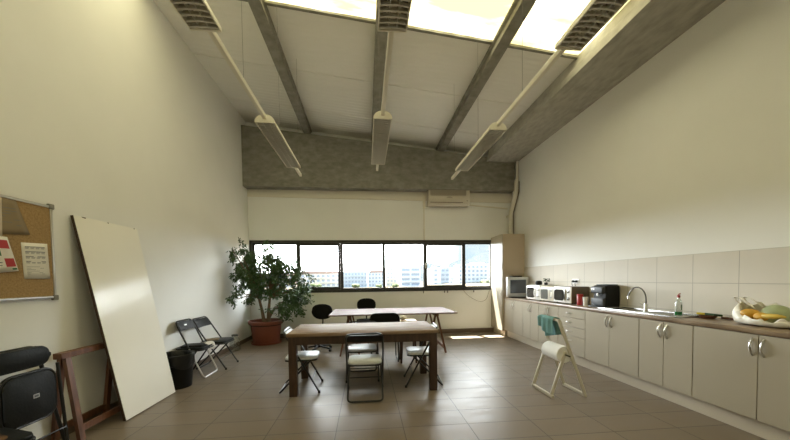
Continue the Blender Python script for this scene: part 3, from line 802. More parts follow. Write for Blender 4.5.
# ------------------------------------------------------------------ folding chairs
def folding_chair(label, loc, rz, seatm, legm, group, chrome_legs=False, top=.78, padfront=None, w=.42, lean=.30, rear=.235, padh=.135):
    """faces local +y; rear leg loop with floor bar, back tubes running forward to the front feet"""
    t = thing('folding_chair', label, 'folding chair', loc, rz, group)
    sh = .405; r = .011; hw = w/2
    # back frame: long loop over the top, down to the front feet
    def back(z):                       # y of back tube at height z
        return .235-(z/top)*(.235+lean)
    b = nb()
    pts = [(-hw, back(.0), r), (-hw, back(.45), .45), (-hw, back(top), top), (hw, back(top), top), (hw, back(.45), .45), (hw, back(.0), r)]
    zz = .42
    up_pts = fillet([(-hw, back(zz), zz), (-hw+.005, back(top), top), (hw-.005, back(top), top), (hw, back(zz), zz)], .07)
    tube(b, up_pts, r, 8); obj('back_frame', b, legm, t)
    lm = M['chrome'] if chrome_legs else legm
    if chrome_legs:
        b = nb(); tube(b, fillet([(-hw, back(zz), zz), (-hw, back(.012), .012), (hw, back(.012), .012), (hw, back(zz), zz)], .05), r, 8); obj('leg', b, lm, t, label='chrome front leg loop')
    else:
        for s in (-1, 1):
            b = nb(); tube(b, [(s*hw, back(zz), zz), (s*hw, back(r), r)], r, 8); obj('leg', b, lm, t)
            fb = nb(); lathe(fb, [(.014, 0), (.014, .03)], 10, Matrix.Translation((s*hw, back(.012), 0))); obj('foot', fb, M['black'], t)
        b = nb(); tube(b, [(-hw, back(.16), .16), (hw, back(.16), .16)], .007, 6); obj('cross_bar', b, legm, t)
    # rear leg loop
    hi = hw-.022
    b = nb(); tube(b, fillet([(-hi, .13, sh-.02), (-hi-.005, -rear, r+.001), (hi+.005, -rear, r+.001), (hi, .13, sh-.02)], .05), r, 8); obj('rear_leg', b, legm, t)
    # seat
    b = nb(); prism(b, rrect(w-.035, .38, .05, 5, 0, .02), sh-.022, sh-.004, 'z', bev=.004); se = obj('seat_pan', b, legm, t)
    b = nb(); prism(b, rrect(w-.045, .37, .06, 6, 0, .02), sh-.004, sh+.022, 'z', bev=.01); obj('seat', b, seatm, t)
    # backrest pad between the tubes at the top
    b = nb(); za, zb = top-padh, top-.015; n = 8; g = []
    for j, z in enumerate((za, za+.02, zb-.02, zb)):
        for d in (0, 1): pass
    outer, inner = [], []
    for k in range(n+1):
        x = -hw+.012+(w-.024)*k/n; bow = .028*(1-((x)/hw)**2)
        col = []
        for z in (za, zb): col.append((x, back(z)-bow, z))
        outer.append(col)
    F = []
    for dpth in (0, .016):
        rowv = []
        for (p, q) in outer: rowv.append((b.verts.new((p[0], p[1]+dpth, p[2])), b.verts.new((q[0], q[1]+dpth, q[2]))))
        F.append(rowv)
    for k in range(n):
        for rw in F: b.faces.new((rw[k][0], rw[k+1][0], rw[k+1][1], rw[k][1]))
        b.faces.new((F[0][k][0], F[0][k+1][0], F[1][k+1][0], F[1][k][0])); b.faces.new((F[0][k][1], F[0][k+1][1], F[1][k+1][1], F[1][k][1]))
    for k in (0, n): b.faces.new((F[0][k][0], F[0][k][1], F[1][k][1], F[1][k][0]))
    bk = obj('backrest', b, M['black'], t)
    if padfront is not None:
        b = nb(); rowv = []
        for (p, q) in outer[0:]: rowv.append([b.verts.new((p[0]*.96, p[1]+d, p[2]+.008)) for d in (.0165, .026)]+[b.verts.new((q[0]*.96, q[1]+d, q[2]-.004)) for d in (.0165, .026)])
        for A, B in zip(rowv, rowv[1:]):
            for i, j in ((0, 1), (1, 3), (3, 2), (2, 0)): b.faces.new((A[i], B[i], B[j], A[j]))
        for A in (rowv[0], rowv[-1]): b.faces.new((A[0], A[1], A[3], A[2]))
        obj('back_cushion', b, padfront, bk)
    return t
G1 = 'white-seated folding chairs around the wooden table'
ch = folding_chair('white-seated folding chair at the near long side of the wooden table', (-.025, 3.61, 0), 0, M['seatwhite'], M['blackmetal'], G1, padfront=M['seatwhite'], top=.745, lean=.17, padh=.095)
dup(ch, (-.815, 3.945, 0), -PI/2+.05, 'white-seated folding chair at the left end of the wooden table')
dup(ch, (.72, 3.98, 0), PI/2-.08, 'white-seated folding chair at the right end of the wooden table')
dup(ch, (-.06, 4.295, 0), PI, 'white-seated folding chair under the far long side of the wooden table')
# two black ones by the left wall
G2 = 'black folding chairs by the left wall'
dch = folding_chair('black folding chair with chrome front legs, papers on its seat, beside the bin', (-2.485, 4.70, 0), -PI/2, M['blackvinyl'], M['blackmetal'], G2, True, .80, w=.40, lean=.125, rear=.13)
ech = folding_chair('all-black folding chair behind the one with papers, nearer the plant', (-2.375, 5.15, 0), -PI/2, M['blackvinyl'], M['blackmetal'], G2, False, .78, w=.44, lean=.25, rear=.22)
# small brand-free emblem mark on the chrome-legged chair's back
b = nb(); box(b, -.03, .03, -.002, .0, -.008, .008); o = obj('back_mark', b, M['alu'], dch, False, loc=(0, -.098, .735)); o.rotation_euler = (.42, 0, 0)
# things on its seat
b = nb(); box(b, -.13, .13, -.10, .10, 0, .025, .004); bkx = obj('folder', b, M['black'], loc=(-2.47, 4.67, .429)); bkx.rotation_euler = (0, 0, .2); tag(bkx, 'black folder on the seat of the chrome-legged folding chair', 'folder')
b = nb()
g = [[None]*9 for _ in range(9)]
for j in range(9):
    for i in range(9):
        u, v = i/8, j/8
        x = u*.22; y = v*.17
        drop = max(0, x-.13)
        g[j][i] = b.verts.new((min(x, .13+.02*(x > .13))+.0, y, .004+.012*math.sin(u*7+v*5)*.6+.010-drop*1.1))
for j in range(8):
    for i in range(8): b.faces.new((g[j][i], g[j][i+1], g[j+1][i+1], g[j+1][i]))
o = obj('crumpled_paper', b, M['paper'], loc=(-2.43, 4.73, .433)); md = o.modifiers.new('t', 'SOLIDIFY'); md.thickness = .002
tag(o, 'crumpled white papers hanging over the front of the chrome-legged chair seat', 'paper')
b = nb(); box(b, -.09, .09, -.06, .06, 0, .018, .003); o = obj('notebook', b, M['kraft'], loc=(-2.42, 5.12, .4285)); o.rotation_euler = (0, 0, .3); tag(o, 'brown notebook on the seat of the all-black folding chair', 'notebook')

# folded padded chair standing against the left wall (seen in the lower left)
fc = thing('folded_chair', 'padded black folding chair standing folded against left wall below the cork board', 'folding chair', (-2.45, 2.46, 0), 0, G2)
fc.scale = (.97, .97, .97)
b = nb(); tube(b, fillet([(0, -.24, .012), (-.03, -.21, .60), (-.05, -.20, .90), (-.05, .13, .90), (-.03, .175, .60), (0.02, .265, .012)], .06), .013, 8); obj('back_frame', b, M['blackmetal'], fc)
b = nb(); prism(b, rrect(.42, .15, .065, 6, -.035, .83), -.005, .045, 'x', bev=.018); bkp = obj('backrest', b, M['blackvinyl'], fc, loc=(-.03, 0, 0))
b = nb(); prism(b, rrect(.37, .36, .08, 7, .0, .535), .0, .04, 'x', bev=.014); st = obj('seat', b, M['blackvinyl'], fc, loc=(-.01, 0, 0))
b = nb(); ring = rrect(.385, .375, .085, 7, .0, .535); tube(b, [(.012, p[0], p[1]) for p in ring], .012, 8, closed=True); obj('seat_frame', b, M['blackmetal'], fc)
b = nb(); box(b, .0, .0015, .01, .055, .525, .555); obj('tag', b, M['alu'], st, False, loc=(.041, 0, 0), label='small silver tag')
b = nb(); box(b, .0, .001, .018, .047, .532, .548); obj('tag_mark', b, M['ink'], st, False, loc=(.0426, 0, 0))
for s, y in ((-1, -.22), (1, .225)):
    b = nb(); tube(b, [(.03, y-.02, .75), (.045, y+.02*s, .014)], .012, 8); obj('leg', b, M['blackmetal'], fc)
b = nb(); tube(b, [(.045, -.23, .21), (.045, .235, .21)], .006, 8); obj('cross_bar', b, M['blackmetal'], fc)
for yy in (.245, -.245):
    b = nb(); lathe(b, [(.016, 0), (.016, .035)], 10, Matrix.Translation((.043, yy, 0))); obj('foot', b, M['black'], fc)

# second chair just entering the frame at the lower left
fc2 = folding_chair('black folding chair with worn wooden seat at the lower left edge', (-2.27, 1.955, 0), math.radians(-20), M['blackvinyl'], M['blackmetal'], G2, False, .80)
M['wornseat'] = ramp_on(mat('worn_seat_wood', (.4, .22, .08), .5), [(.4, (.03, .015, .008)), (.58, (.20, .10, .04)), (.7, (.34, .21, .09))], (3, 3, 3), 3, 4)
b = nb(); prism(b, rrect(.26, .26, .08, 6, 0, .0), .428, .431, 'z'); obj('seat_wear', b, M['wornseat'], fc2, label='worn bare wood patch of the seat')

# ------------------------------------------------------------------ bin, jar
bn = thing('waste_bin', 'black round waste bin lined with a black bag beside the white panel', 'bin', (-2.44, 4.215, 0))
b = nb(); lathe(b, [(.155, 0), (.16, .01), (.192, .41), (.196, .415), (.186, .415), (.15, .02)], 32); obj('bucket', b, M['black'], bn)
b = nb(); n = 36; rings = []
for j, (rr, z) in enumerate(((.192, .27), (.200, .30), (.202, .38), (.202, .425), (.192, .432), (.180, .40), (.17, .25))):
    rings.append([b.verts.new(((rr+.006*math.sin(6*2*PI*k/n+j)+.004*math.sin(13*2*PI*k/n))*math.cos(2*PI*k/n), (rr+.006*math.sin(6*2*PI*k/n+j))*math.sin(2*PI*k/n), z+(.03*math.sin(3*2*PI*k/n) if j == 0 else 0))) for k in range(n)])
for A, B in zip(rings, rings[1:]):
    for k in range(n): b.faces.new((A[k], A[(k+1) % n], B[(k+1) % n], B[k]))
obj('bin_bag', b, M['bag'], bn)
b = nb(); lathe(b, [(.16, .24), (.02, .25)], 24); obj('bag_floor', b, M['bag'], bn)
jr = thing('glass_jar', 'tall clear glass jar with dark lid on the floor near the plant', 'jar', (-2.56, 6.30, 0))
b = nb(); lathe(b, [(.085, 0), (.095, .01), (.095, .20), (.075, .245), (.055, .26), (.055, .285)], 24); obj('glass', b, M['jarglass'], jr)
b = nb(); lathe(b, [(.06, .283), (.06, .31), (.05, .315)], 24); obj('lid', b, M['darkchrome'], jr)

# ------------------------------------------------------------------ potted ficus
fp = thing('potted_ficus', 'big bushy ficus in a terracotta pot in the left window corner', 'potted plant', (-2.16, 6.93, 0))
b = nb(); lathe(b, [(.25, .02), (.27, .05), (.31, .42), (.345, .425), (.355, .445), (.355, .495), (.34, .505), (.325, .495), (.315, .44), (.30, .42)], 48); obj('pot', b, M['terracotta'], fp)
b = nb(); lathe(b, [(.27, 0), (.305, .012), (.315, .05), (.305, .052), (.275, .02)], 48); obj('saucer', b, M['terracotta'], fp)
b = nb(); lathe(b, [(.31, .40), (.31, .435), (.02, .45)], 40); obj('soil', b, M['soil'], fp)
lobes = [  # world centre, radii, leaves
    ((-2.42, 6.12, 1.92), (.17, .20, .20), 75), ((-2.50, 6.20, 1.05), (.13, .22, .18), 55), ((-2.44, 6.45, 1.55), (.17, .28, .22), 110),
    ((-2.17, 6.85, 1.58), (.38, .30, .32), 430), ((-1.66, 6.88, 1.60), (.30, .22, .17), 190), ((-2.05, 6.9, 1.98), (.16, .15, .17), 65),
    ((-1.55, 6.80, .92), (.32, .25, .30), 300), ((-2.17, 6.82, .98), (.28, .26, .26), 110), ((-2.38, 6.60, 1.76), (.20, .22, .20), 120),
    ((-2.35, 6.62, 1.28), (.24, .26, .24), 150), ((-1.36, 6.80, 1.52), (.20, .18, .15), 70), ((-1.82, 6.9, 1.28), (.32, .24, .25), 260), ((-1.38, 6.80, 1.12), (.16, .18, .14), 60), ((-1.95, 6.75, 1.42), (.45, .3, .35), 260), ((-1.70, 6.72, .80), (.30, .22, .20), 130), ((-1.95, 6.85, 1.80), (.30, .2, .14), 110), ((-1.45, 6.75, 1.36), (.22, .2, .2), 90), ((-2.42, 6.3, 1.62), (.15, .2, .15), 50)]
root = Vector((-2.16, 6.93, 0))
tips = []
b = nb()
base = [Vector((-.03, -.02, .42)), Vector((.05, .0, .42)), Vector((0, .05, .42))]
forks = [Vector((-.10, -.12, 1.0)), Vector((.10, -.02, .98)), Vector((.16, .02, .72))]
for bs, fk in zip(base, forks):
    mid = bs.lerp(fk, .5)+Vector((random.uniform(-.03, .03), random.uniform(-.03, .03), 0))
    pts = fillet([bs, mid, fk], .15, 4); n = len(pts)
    tube(b, pts, .03, 8, radii=[.040-.014*k/(n-1) for k in range(n)])
brs = nb()
for (c, r, n) in lobes:
    cl = Vector(c)-root; fk = min(forks, key=lambda f: (f-cl).length if f.z < cl.z+.25 else 9)
    for q in range(3):
        e = cl+Vector((random.uniform(-.5, .5)*r[0], random.uniform(-.5, .5)*r[1], random.uniform(-.3, .5)*r[2]))
        mid = fk.lerp(e, .5)+Vector((0, 0, .06)); pts = fillet([fk, mid, e], .3, 5); m = len(pts)
        tube(brs, pts, .01, 5, radii=[.014-.010*k/(m-1) for k in range(m)])
obj('trunk', b, M['bark'], fp); obj('branches', brs, M['bark'], fp)
b = nb()
for (c, r, n) in lobes:
    cl = Vector(c)-root; r = [q*1.14 for q in r]; sprays = max(6, n//11)
    for s in range(sprays):
        d = Vector((random.gauss(0, 1), random.gauss(0, 1), random.gauss(0, 1))).normalized()*random.random()**.45
        sc0 = cl+Vector((d.x*r[0], d.y*r[1], d.z*r[2])); dirv = Vector((d.x+random.uniform(-.4, .4), d.y+random.uniform(-.4, .4), random.uniform(-.9, .25))).normalized()
        for l in range(int(round(n/sprays*5.0))):
            p = sc0+dirv*random.uniform(-.10, .13)+Vector((random.gauss(0, .028), random.gauss(0, .028), random.gauss(0, .028)))
            if p.x+root.x < XL+.10: p.x = XL+.10+.05*random.random()-root.x
            L = random.uniform(.045, .072); W = L*random.uniform(.36, .5)
            ax = (dirv*.5+Vector((random.gauss(0, .6), random.gauss(0, .6), random.gauss(-.55, .5)))).normalized()
            sd = ax.cross(Vector((random.gauss(0, 1), random.gauss(0, 1), random.gauss(0, 1)))).normalized(); nn = ax.cross(sd)
            v = [b.verts.new(p), b.verts.new(p+ax*L*.45+sd*W*.5+nn*W*.15), b.verts.new(p+ax*L-nn*L*.1), b.verts.new(p+ax*L*.45-sd*W*.5+nn*W*.15), b.verts.new(p+ax*L*.5)]
            b.faces.new((v[0], v[1], v[4])); b.faces.new((v[1], v[2], v[4])); b.faces.new((v[2], v[3], v[4])); b.faces.new((v[3], v[0], v[4]))
me = bpy.data.meshes.new('foliage'); b.to_mesh(me); b.free(); me.materials.append(M['leaf'])
fo = bpy.data.objects.new('foliage', me); COL.objects.link(fo); fo.parent = fp

# ------------------------------------------------------------------ office chairs, sled chair, stool
def office_chair(label, loc, rz, bw=.44, bz=.60, bh=.32, group='black swivel office chairs'):
    t = thing('office_chair', label, 'office chair', loc, rz, group)
    for k in range(5):
        a = 2*PI*k/5+.3
        b = nb(); bar(b, (.02*math.cos(a), .02*math.sin(a), .10), (.27*math.cos(a), .27*math.sin(a), .065), .04, .028, bev=.006); lg = obj('base_arm', b, M['black'], t)
        b = nb(); lathe(b, [(.0, -.012), (.024, -.012), (.026, 0), (.024, .012), (.0, .012)], 14, Matrix.Translation((.27*math.cos(a), .27*math.sin(a), .0265)) @ Matrix.Rotation(a, 4, 'Z') @ Matrix.Rotation(PI/2, 4, 'X'), caps=False); obj('caster', b, M['black'], lg)
    b = nb(); lathe(b, [(.035, .07), (.035, .13), (.022, .14), (.022, .42)], 16); obj('column', b, M['black'], t)
    b = nb(); prism(b, rrect(.46, .44, .12, 7), .42, .48, 'z', bev=.018); obj('seat', b, M['blackfab'], t)
    b = nb(); tube(b, fillet([(0, -.05, .41), (0, -.25, .41), (0, -.275, .75)], .06), .016, 8); obj('back_post', b, M['black'], t)
    b = nb(); pts = []
    for k in range(28):
        a = 2*PI*k/28; e = 2.6
        x = bw/2*math.copysign(abs(math.cos(a))**(2/e), math.cos(a)); z = bz+bh/2+bh/2*math.copysign(abs(math.sin(a))**(2/e), math.sin(a)); pts.append((x*(1.0 if z > bz+bh*.3 else .93), z))
    prism(b, pts, -.26, -.205, 'y', bev=.016); obj('backrest', b, M['blackfab'], t)
    return t
office_chair('black swivel office chair left of the far table, next to the plant', (-.92, 6.02, 0), PI*.93, .42, .575, .30)
office_chair('black swivel office chair behind the far table, below the window', (.02, 6.75, 0), PI*1.02, .42, .63, .30)

sl = thing('sled_chair', 'black padded chair with thin sled legs between the two tables', 'chair', (.29, 5.13, 0), 0)
for s in (-1, 1):
    b = nb(); tube(b, fillet([(s*.215, -.16, .44), (s*.215, -.19, .012), (s*.215, .24, .012), (s*.215, .26, .44)], .05), .0105, 8); obj('leg', b, M['blackmetal'], sl)
b = nb(); tube(b, [(-.215, -.05, .425), (.215, -.05, .425)], .009, 6); tube(b, [(-.215, .18, .425), (.215, .18, .425)], .009, 6); obj('seat_frame', b, M['blackmetal'], sl)
b = nb(); prism(b, rrect(.46, .46, .07, 6, 0, .03), .438, .485, 'z', bev=.014); obj('seat', b, M['blackfab'], sl)
b = nb(); prism(b, rrect(.48, .31, .09, 7, 0, .655), -.235, -.185, 'y', bev=.016); obj('backrest', b, M['blackfab'], sl)
for s in (-1, 1):
    b = nb(); tube(b, [(s*.18, -.17, .44), (s*.18, -.212, .55)], .010, 8); obj('back_post', b, M['blackmetal'], sl)

stl = thing('stool', 'small pale wooden stool half hidden right of the sled chair', 'stool', (.67, 5.02, 0))
b = nb(); prism(b, rrect(.27, .28, .03), .655, .68, 'z', bev=.004); M['pale'] = mat('pale_wood', (.50, .36, .18), .5, noise=(8, .12, 4)); obj('seat', b, M['pale'], stl)
for sx in (-1, 1):
    for sy in (-1, 1):
        b = nb(); bar(b, (sx*.12, sy*.12, 0), (sx*.095, sy*.095, .655), .022, .022); obj('leg', b, M['tablewood'], stl)
b = nb(); ball(b, (0, 0, .042), .06, .07, .042, 3, .10); o = obj('crumpled_cloth', b, M['paper'], loc=(.595, 5.03, .679)); tag(o, 'crumpled white cloth on the small wooden stool', 'cloth')

# ------------------------------------------------------------------ paper roll stand
ps = thing('paper_roll_stand', 'cream tubular stand with a big paper roll in front of the drawers', 'paper roll stand', (2.24, 3.42, 0))
r = .017
yN, yF = -.185, .185   # near (towards camera) and far side frames
xa, za = -.035, .475     # axis
for s, y in (('n', yN), ('f', yF)):
    yy = y-.012 if s == 'n' else y-.012
    b = nb(); bar(b, (.19, y, r), (-.125, y, .865), .035, .026, (0, 1, 0), .004); obj('long_bar', b, M['standm'], ps)
    b = nb(); bar(b, (-.195, y+.028*(1 if s == 'f' else 1), r), (xa+.005, y+.028, za+.03), .035, .026, (0, 1, 0), .004); obj('short_bar', b, M['standm'], ps)
b = nb(); bar(b, (-.195, yN-.01, r), (-.195, yF+.04, r), .03, .034, bev=.004); obj('foot_bar', b, M['standm'], ps)
b = nb(); bar(b, (.19, yN-.015, r), (.19, yF+.02, r), .03, .034, bev=.004); obj('foot_bar', b, M['standm'], ps)
b = nb(); bar(b, (-.125, yN-.012, .865), (-.125, yF+.012, .865), .026, .026, bev=.004); obj('top_bar', b, M['standm'], ps)
b = nb(); tube(b, [(xa, yN-.06, za), (xa, yF+.03, za)], .009, 10); obj('axle', b, M['darkchrome'], ps)
rl = thing('paper_roll', 'big white paper roll hanging on the cream tubular stand', 'paper roll', (2.24+xa, 3.42, za))
RY = Matrix.Rotation(PI/2, 4, 'X')
b = nb(); R_ = .095
prf = [(.022, -.155), (R_-.004, -.155), (R_, -.15), (R_, .15), (R_-.004, .155), (.022, .155), (.022, -.155)]
lathe(b, prf, 48, RY, caps=False); obj('roll', b, M['rollpaper'], rl)
b = nb(); lathe(b, [(.0215, -.157), (.0215, .157), (.0175, .157), (.0175, -.157), (.0215, -.157)], 24, RY, caps=False); obj('core', b, M['core'], rl)
# towel over the top bar
b = nb(); nu, nv = 14, 26; g = []
for j in range(nv+1):
    v = j/nv; rowv = []
    for i in range(nu+1):
        u = i/nu; y = -.14+.28*u
        s_ = (v-.42)*.50
        fold = .012*math.sin(u*9+v*2)+.008*math.sin(u*17+1)
        if s_ < -.03: x, z = -.030-.014+fold*1.0, .883+(s_+.03)*(1-.25*u+.1*math.sin(u*5))
        elif s_ > .03: x, z = .030+.010+fold*1.0+.10*(s_-.03), .883-(s_-.03)*(.72+.25*u)
        else: x, z = s_*1.05+fold*.3, .883+.012*math.cos(s_/.03*PI/2)
        rowv.append(b.verts.new((-.125+x, y, z)))
    g.append(rowv)
for j in range(nv):
    for i in range(nu): b.faces.new((g[j][i], g[j][i+1], g[j+1][i+1], g[j+1][i]))
tw = obj('towel', b, M['teal'], loc=(2.24, 3.44, 0)); md = tw.modifiers.new('t', 'SOLIDIFY'); md.thickness = .008; md.offset = 0; md = tw.modifiers.new('s', 'SUBSURF'); md.levels = md.render_levels = 1
tag(tw, 'teal towel draped over the top of the paper roll stand', 'towel')

# ------------------------------------------------------------------ outside: field, hill, apartment blocks
b = nb(); vs = [b.verts.new(p) for p in ((-700, 7.75, -4.6), (900, 7.75, -4.6), (900, 900, -3.6), (-700, 900, -3.6))]; b.faces.new(vs)
struct('terrain', b, M['sand'], 'dry sandy field outside the window', 'ground')
b = nb(); n = 60; top = []
def hz(x):
    t = min(1, max(0, (x-60)/70)); return -4+42*t*t*(3-2*t)+.31*min(260, max(0, x-205))+2.5*math.sin(x*.09)+1.5*math.sin(x*.21)
base_f, crest = [], []
for k in range(n+1):
    x = 60+700*k/n
    base_f.append(b.verts.new((x, 640, -5))); crest.append((b.verts.new((x, 760, hz(x))), b.verts.new((x, 700, -5+(hz(x)+5)*.62))))
for k in range(n):
    b.faces.new((base_f[k], base_f[k+1], crest[k+1][1], crest[k][1])); b.faces.new((crest[k][1], crest[k+1][1], crest[k+1][0], crest[k][0]))
struct('hill', b, M['hill'], 'hazy scrubby hill rising to the right outside', 'hill', True)

b = nb(); n = 40; rows_ = []
for j, (yy, zz) in enumerate(((150, -4.6), (185, -3.2), (205, -2.5), (228, -2.3), (234, -4.6))):
    rows_.append([b.verts.new((38+110*k/n, yy, -4.7 if k in (0, n) else zz*(1 if j in (0, 4) else 1+.12*math.sin(k*.9+j)-.05*math.sin(k*2.3)))) for k in range(n+1)])
for A, B in zip(rows_, rows_[1:]):
    for k in range(n): b.faces.new((A[k], A[k+1], B[k+1], B[k]))
struct('sand_bank', b, M['sand'], 'low sandy bank before the apartment blocks on the right', 'ground', True)

def block(label, x0, x1, y, z1, floors, cols, wm, roof=None, z0=-4.3, depth=14, bal=True, winw=.55, group='apartment blocks outside the window'):
    t = thing('apartment_building', label, 'building', ((x0+x1)/2, y, z0), group=group); w = x1-x0; H = z1-z0
    b = nb(); box(b, -w/2, w/2, 0, depth, 0, H); obj('wall', b, wm, t, False)
    fh = H/floors; cw = w/cols
    b = nb(); box(b, -cw*winw/2, cw*winw/2, -.12, .02, -fh*.25, fh*.25)
    first = None
    for f in range(floors):
        for c in range(cols):
            loc = (-w/2+cw*(c+.5), 0, fh*(f+.52))
            if first is None: first = obj('window', b, M['bwin'], t, False, loc=loc)
            else:
                o = first.copy(); COL.objects.link(o); o.parent = t; o.location = loc
        if bal:
            bb = nb(); box(bb, -w/2+.3, w/2-.3, -1.2, -.1, fh*f-.1, fh*f+.45); obj('balcony', bb, wm, t, False)
    if roof:
        bb = nb(); prism(bb, [(-w/2-.5, H), (w/2+.5, H), (w/2-2, H+2.0), (-w/2+2, H+2.0)], -.5, depth+.5, 'y'); obj('roof', bb, roof, t, False)
    else:
        bb = nb(); box(bb, -w/2, w/2, -.2, .2, H, H+.7); box(bb, -w*.2, w*.1, 3, 7, H, H+2.0); obj('parapet', bb, wm, t, False)
    return t
block('low cream apartment block seen past the ficus through the left pane', -100, -58, 262, 5.5, 3, 9, M['bcream'], M['broof'])
block('cream red-roofed apartment block in the second pane from left', -52, -20, 255, 6.8, 3, 8, M['bcream'], M['broof'])
block('grey apartment block with close window grid at left of the third pane', -18.5, 1, 240, 7.3, 4, 8, M['bgrey'])
block('white red-roofed apartment block at right of the third pane', 2, 15, 250, 7.0, 4, 5, M['bwhite'], M['broof'])
block('narrow cream apartment block at left of the fourth pane', 17, 25.5, 255, 10.8, 5, 3, M['bcream'])
block('white apartment block with four dark window bands in the fourth pane', 27, 42.5, 240, 10.6, 4, 2, M['bwhite'], winw=.82)
block('plain white apartment block at left of the fifth pane', 49.5, 58, 236, 9.5, 4, 1, M['bwhite'], bal=False, winw=.25)
block('apartment block with dark balconies in the middle of the fifth pane', 58.3, 65, 238, 9.6, 4, 2, M['bgrey'], winw=.75)
block('grey apartment block behind, just left of the wide white one', 66, 73.4, 258, 10.4, 4, 3, M['bgrey'], winw=.7)
block('wide white apartment block with regular windows below the hill', 74.5, 112, 244, 12.3, 5, 11, M['bwhite'])
block('tall apartment block at the far right of the view', 116, 140, 250, 13.0, 5, 7, M['bcream'])
for i, (x, y, rr, lab) in enumerate(((46, 190, 2.4, 'green bush before the gap between white apartment blocks'), (93, 236, 4.2, 'green bush in front of the wide white apartment block'), (107, 236, 3.8, 'smaller bush right of the one before the wide white block'),
                               (20, 222, 2.6, 'green bush before the narrow cream apartment block'), (-6, 222, 2.8, 'green bush before the grey block with window grid'), (9, 226, 2.4, 'green bush before the white red-roofed block'), (-36, 235, 3.4, 'green bush before the cream red-roofed block'))):
    b = nb()
    for k in range(9):
        a = random.uniform(0, 2*PI); ball(b, (rr*.7*math.cos(a)*random.random()*1.4, rr*.5*math.sin(a), rr*random.uniform(.3, .7)), rr*.5, rr*.5, rr*.45, 2, .12)
    tag(obj('bush', b, M['bush'], loc=(x, y, -4.4)), lab, 'bush', 'bushes outside the window')

# ------------------------------------------------------------------ light
W = bpy.data.worlds.new('sky'); sc.world = W; W.use_nodes = True; nt = W.node_tree; nt.nodes.clear()
out = nt.nodes.new('ShaderNodeOutputWorld'); bg = nt.nodes.new('ShaderNodeBackground')
tc = nt.nodes.new('ShaderNodeTexCoord'); sep = nt.nodes.new('ShaderNodeSeparateXYZ'); nt.links.new(tc.outputs['Generated'], sep.inputs[0])
def mapr(src, a, b_, lo=0., hi=1.):
    n = nt.nodes.new('ShaderNodeMapRange'); n.interpolation_type = 'SMOOTHSTEP'
    n.inputs[1].default_value = a; n.inputs[2].default_value = b_; n.inputs[3].default_value = lo; n.inputs[4].default_value = hi
    nt.links.new(src, n.inputs[0]); return n.outputs[0]
def mul(a, b_):
    n = nt.nodes.new('ShaderNodeMath'); n.operation = 'MULTIPLY'; nt.links.new(a, n.inputs[0]); nt.links.new(b_, n.inputs[1]); return n.outputs[0]
def mixc(fac, a, b_):
    n = nt.nodes.new('ShaderNodeMix'); n.data_type = 'RGBA'; nt.links.new(fac, n.inputs['Factor'])
    for k, v in (('A', a), ('B', b_)):
        if isinstance(v, tuple): n.inputs[k].default_value = (*v, 1)
        else: nt.links.new(v, n.inputs[k])
    return n.outputs['Result']
# hazy bright sky on the window side (towards the sun), milder sky behind and overhead, a pale blue gap in the haze on the right
glow = mul(mapr(sep.outputs['Y'], -.35, .05), mapr(sep.outputs['Z'], .85, .42))
base = mixc(glow, (.52, .70, .90), (8.3, 8.5, 8.6))
nz = nt.nodes.new('ShaderNodeTexNoise'); nz.inputs['Scale'].default_value = 5; nz.inputs['Detail'].default_value = 5
mp = nt.nodes.new('ShaderNodeMapping'); mp.inputs['Scale'].default_value = (1, 1, 3); nt.links.new(tc.outputs['Generated'], mp.inputs[0]); nt.links.new(mp.outputs[0], nz.inputs['Vector'])
gap = mul(mul(mapr(sep.outputs['X'], .14, .30), mapr(sep.outputs['X'], .62, .48)), mul(mapr(sep.outputs['Z'], .30, .18), mapr(sep.outputs['Y'], .3, .6)))
blue = mixc(mapr(nz.outputs['Fac'], .40, .62), (.235, .295, .345), (.33, .345, .35))
nt.links.new(mixc(gap, base, blue), bg.inputs['Color'])
bg.inputs['Strength'].default_value = 1.0
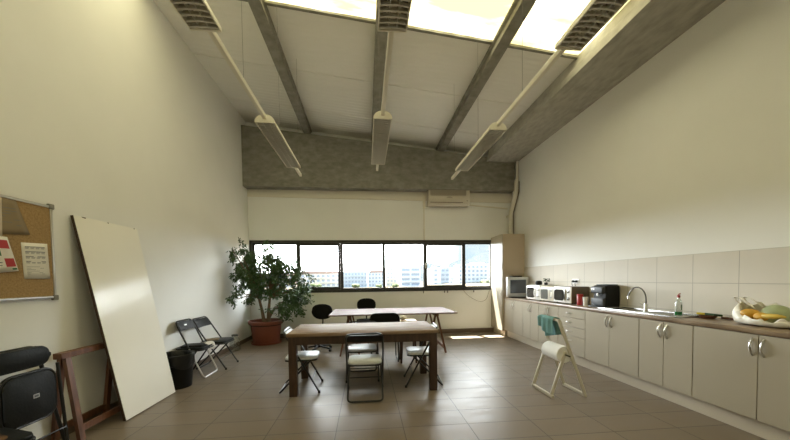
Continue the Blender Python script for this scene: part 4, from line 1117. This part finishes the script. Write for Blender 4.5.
nt.links.new(bg.outputs[0], out.inputs[0])

sun = bpy.data.lights.new('sun', 'SUN'); sun.energy = 24; sun.angle = math.radians(.6); sun.color = (1, .95, .86)
so_ = bpy.data.objects.new('sun', sun); COL.objects.link(so_)
d = Vector((.38, -1, -2.5)).normalized(); so_.rotation_euler = d.to_track_quat('-Z', 'Y').to_euler()
# daylight portal in the window opening (guides sky sampling only)
pl = bpy.data.lights.new('window_portal', 'AREA'); pl.shape = 'RECTANGLE'; pl.size = WX1-WX0; pl.size_y = WZ1-WZ0; pl.cycles.is_portal = True
po = bpy.data.objects.new('window_portal', pl); COL.objects.link(po); po.location = ((WX0+WX1)/2, YB+.21, (WZ0+WZ1)/2); po.rotation_euler = (-PI/2, 0, 0)

# ------------------------------------------------------------------ camera
f, h, yaw, roll, pitch, cy = 310.96, 1.3412, .0933, -.0133, -.0343, 290.23
R = Vector((math.cos(yaw), -math.sin(yaw), 0)); Fh = Vector((math.sin(yaw), math.cos(yaw), 0)); Uz = Vector((0, 0, 1))
F = Fh*math.cos(pitch)+Uz*math.sin(pitch); U0 = -Fh*math.sin(pitch)+Uz*math.cos(pitch)
right = R*math.cos(roll)+U0*math.sin(roll); up = -R*math.sin(roll)+U0*math.cos(roll)
cam = bpy.data.cameras.new('camera'); co = bpy.data.objects.new('camera', cam); COL.objects.link(co)
m = Matrix((right, up, -F)).transposed().to_4x4(); m.translation = (0, 0, h); co.matrix_world = m
cam.sensor_width = 36; cam.sensor_fit = 'HORIZONTAL'; cam.lens = f/790*36
cam.shift_x = 0; cam.shift_y = (cy-220)/790; cam.clip_start = .05; cam.clip_end = 3000
sc.camera = co

sc.view_settings.view_transform = 'Standard'; sc.view_settings.look = 'None'; sc.view_settings.gamma = 1
sc.view_settings.use_curve_mapping = False
sc.view_settings.exposure = 1.87
sc.cycles.use_denoising = True
sc.cycles.caustics_reflective = False; sc.cycles.max_bounces = 12; sc.cycles.diffuse_bounces = 8; sc.cycles.transparent_max_bounces = 16
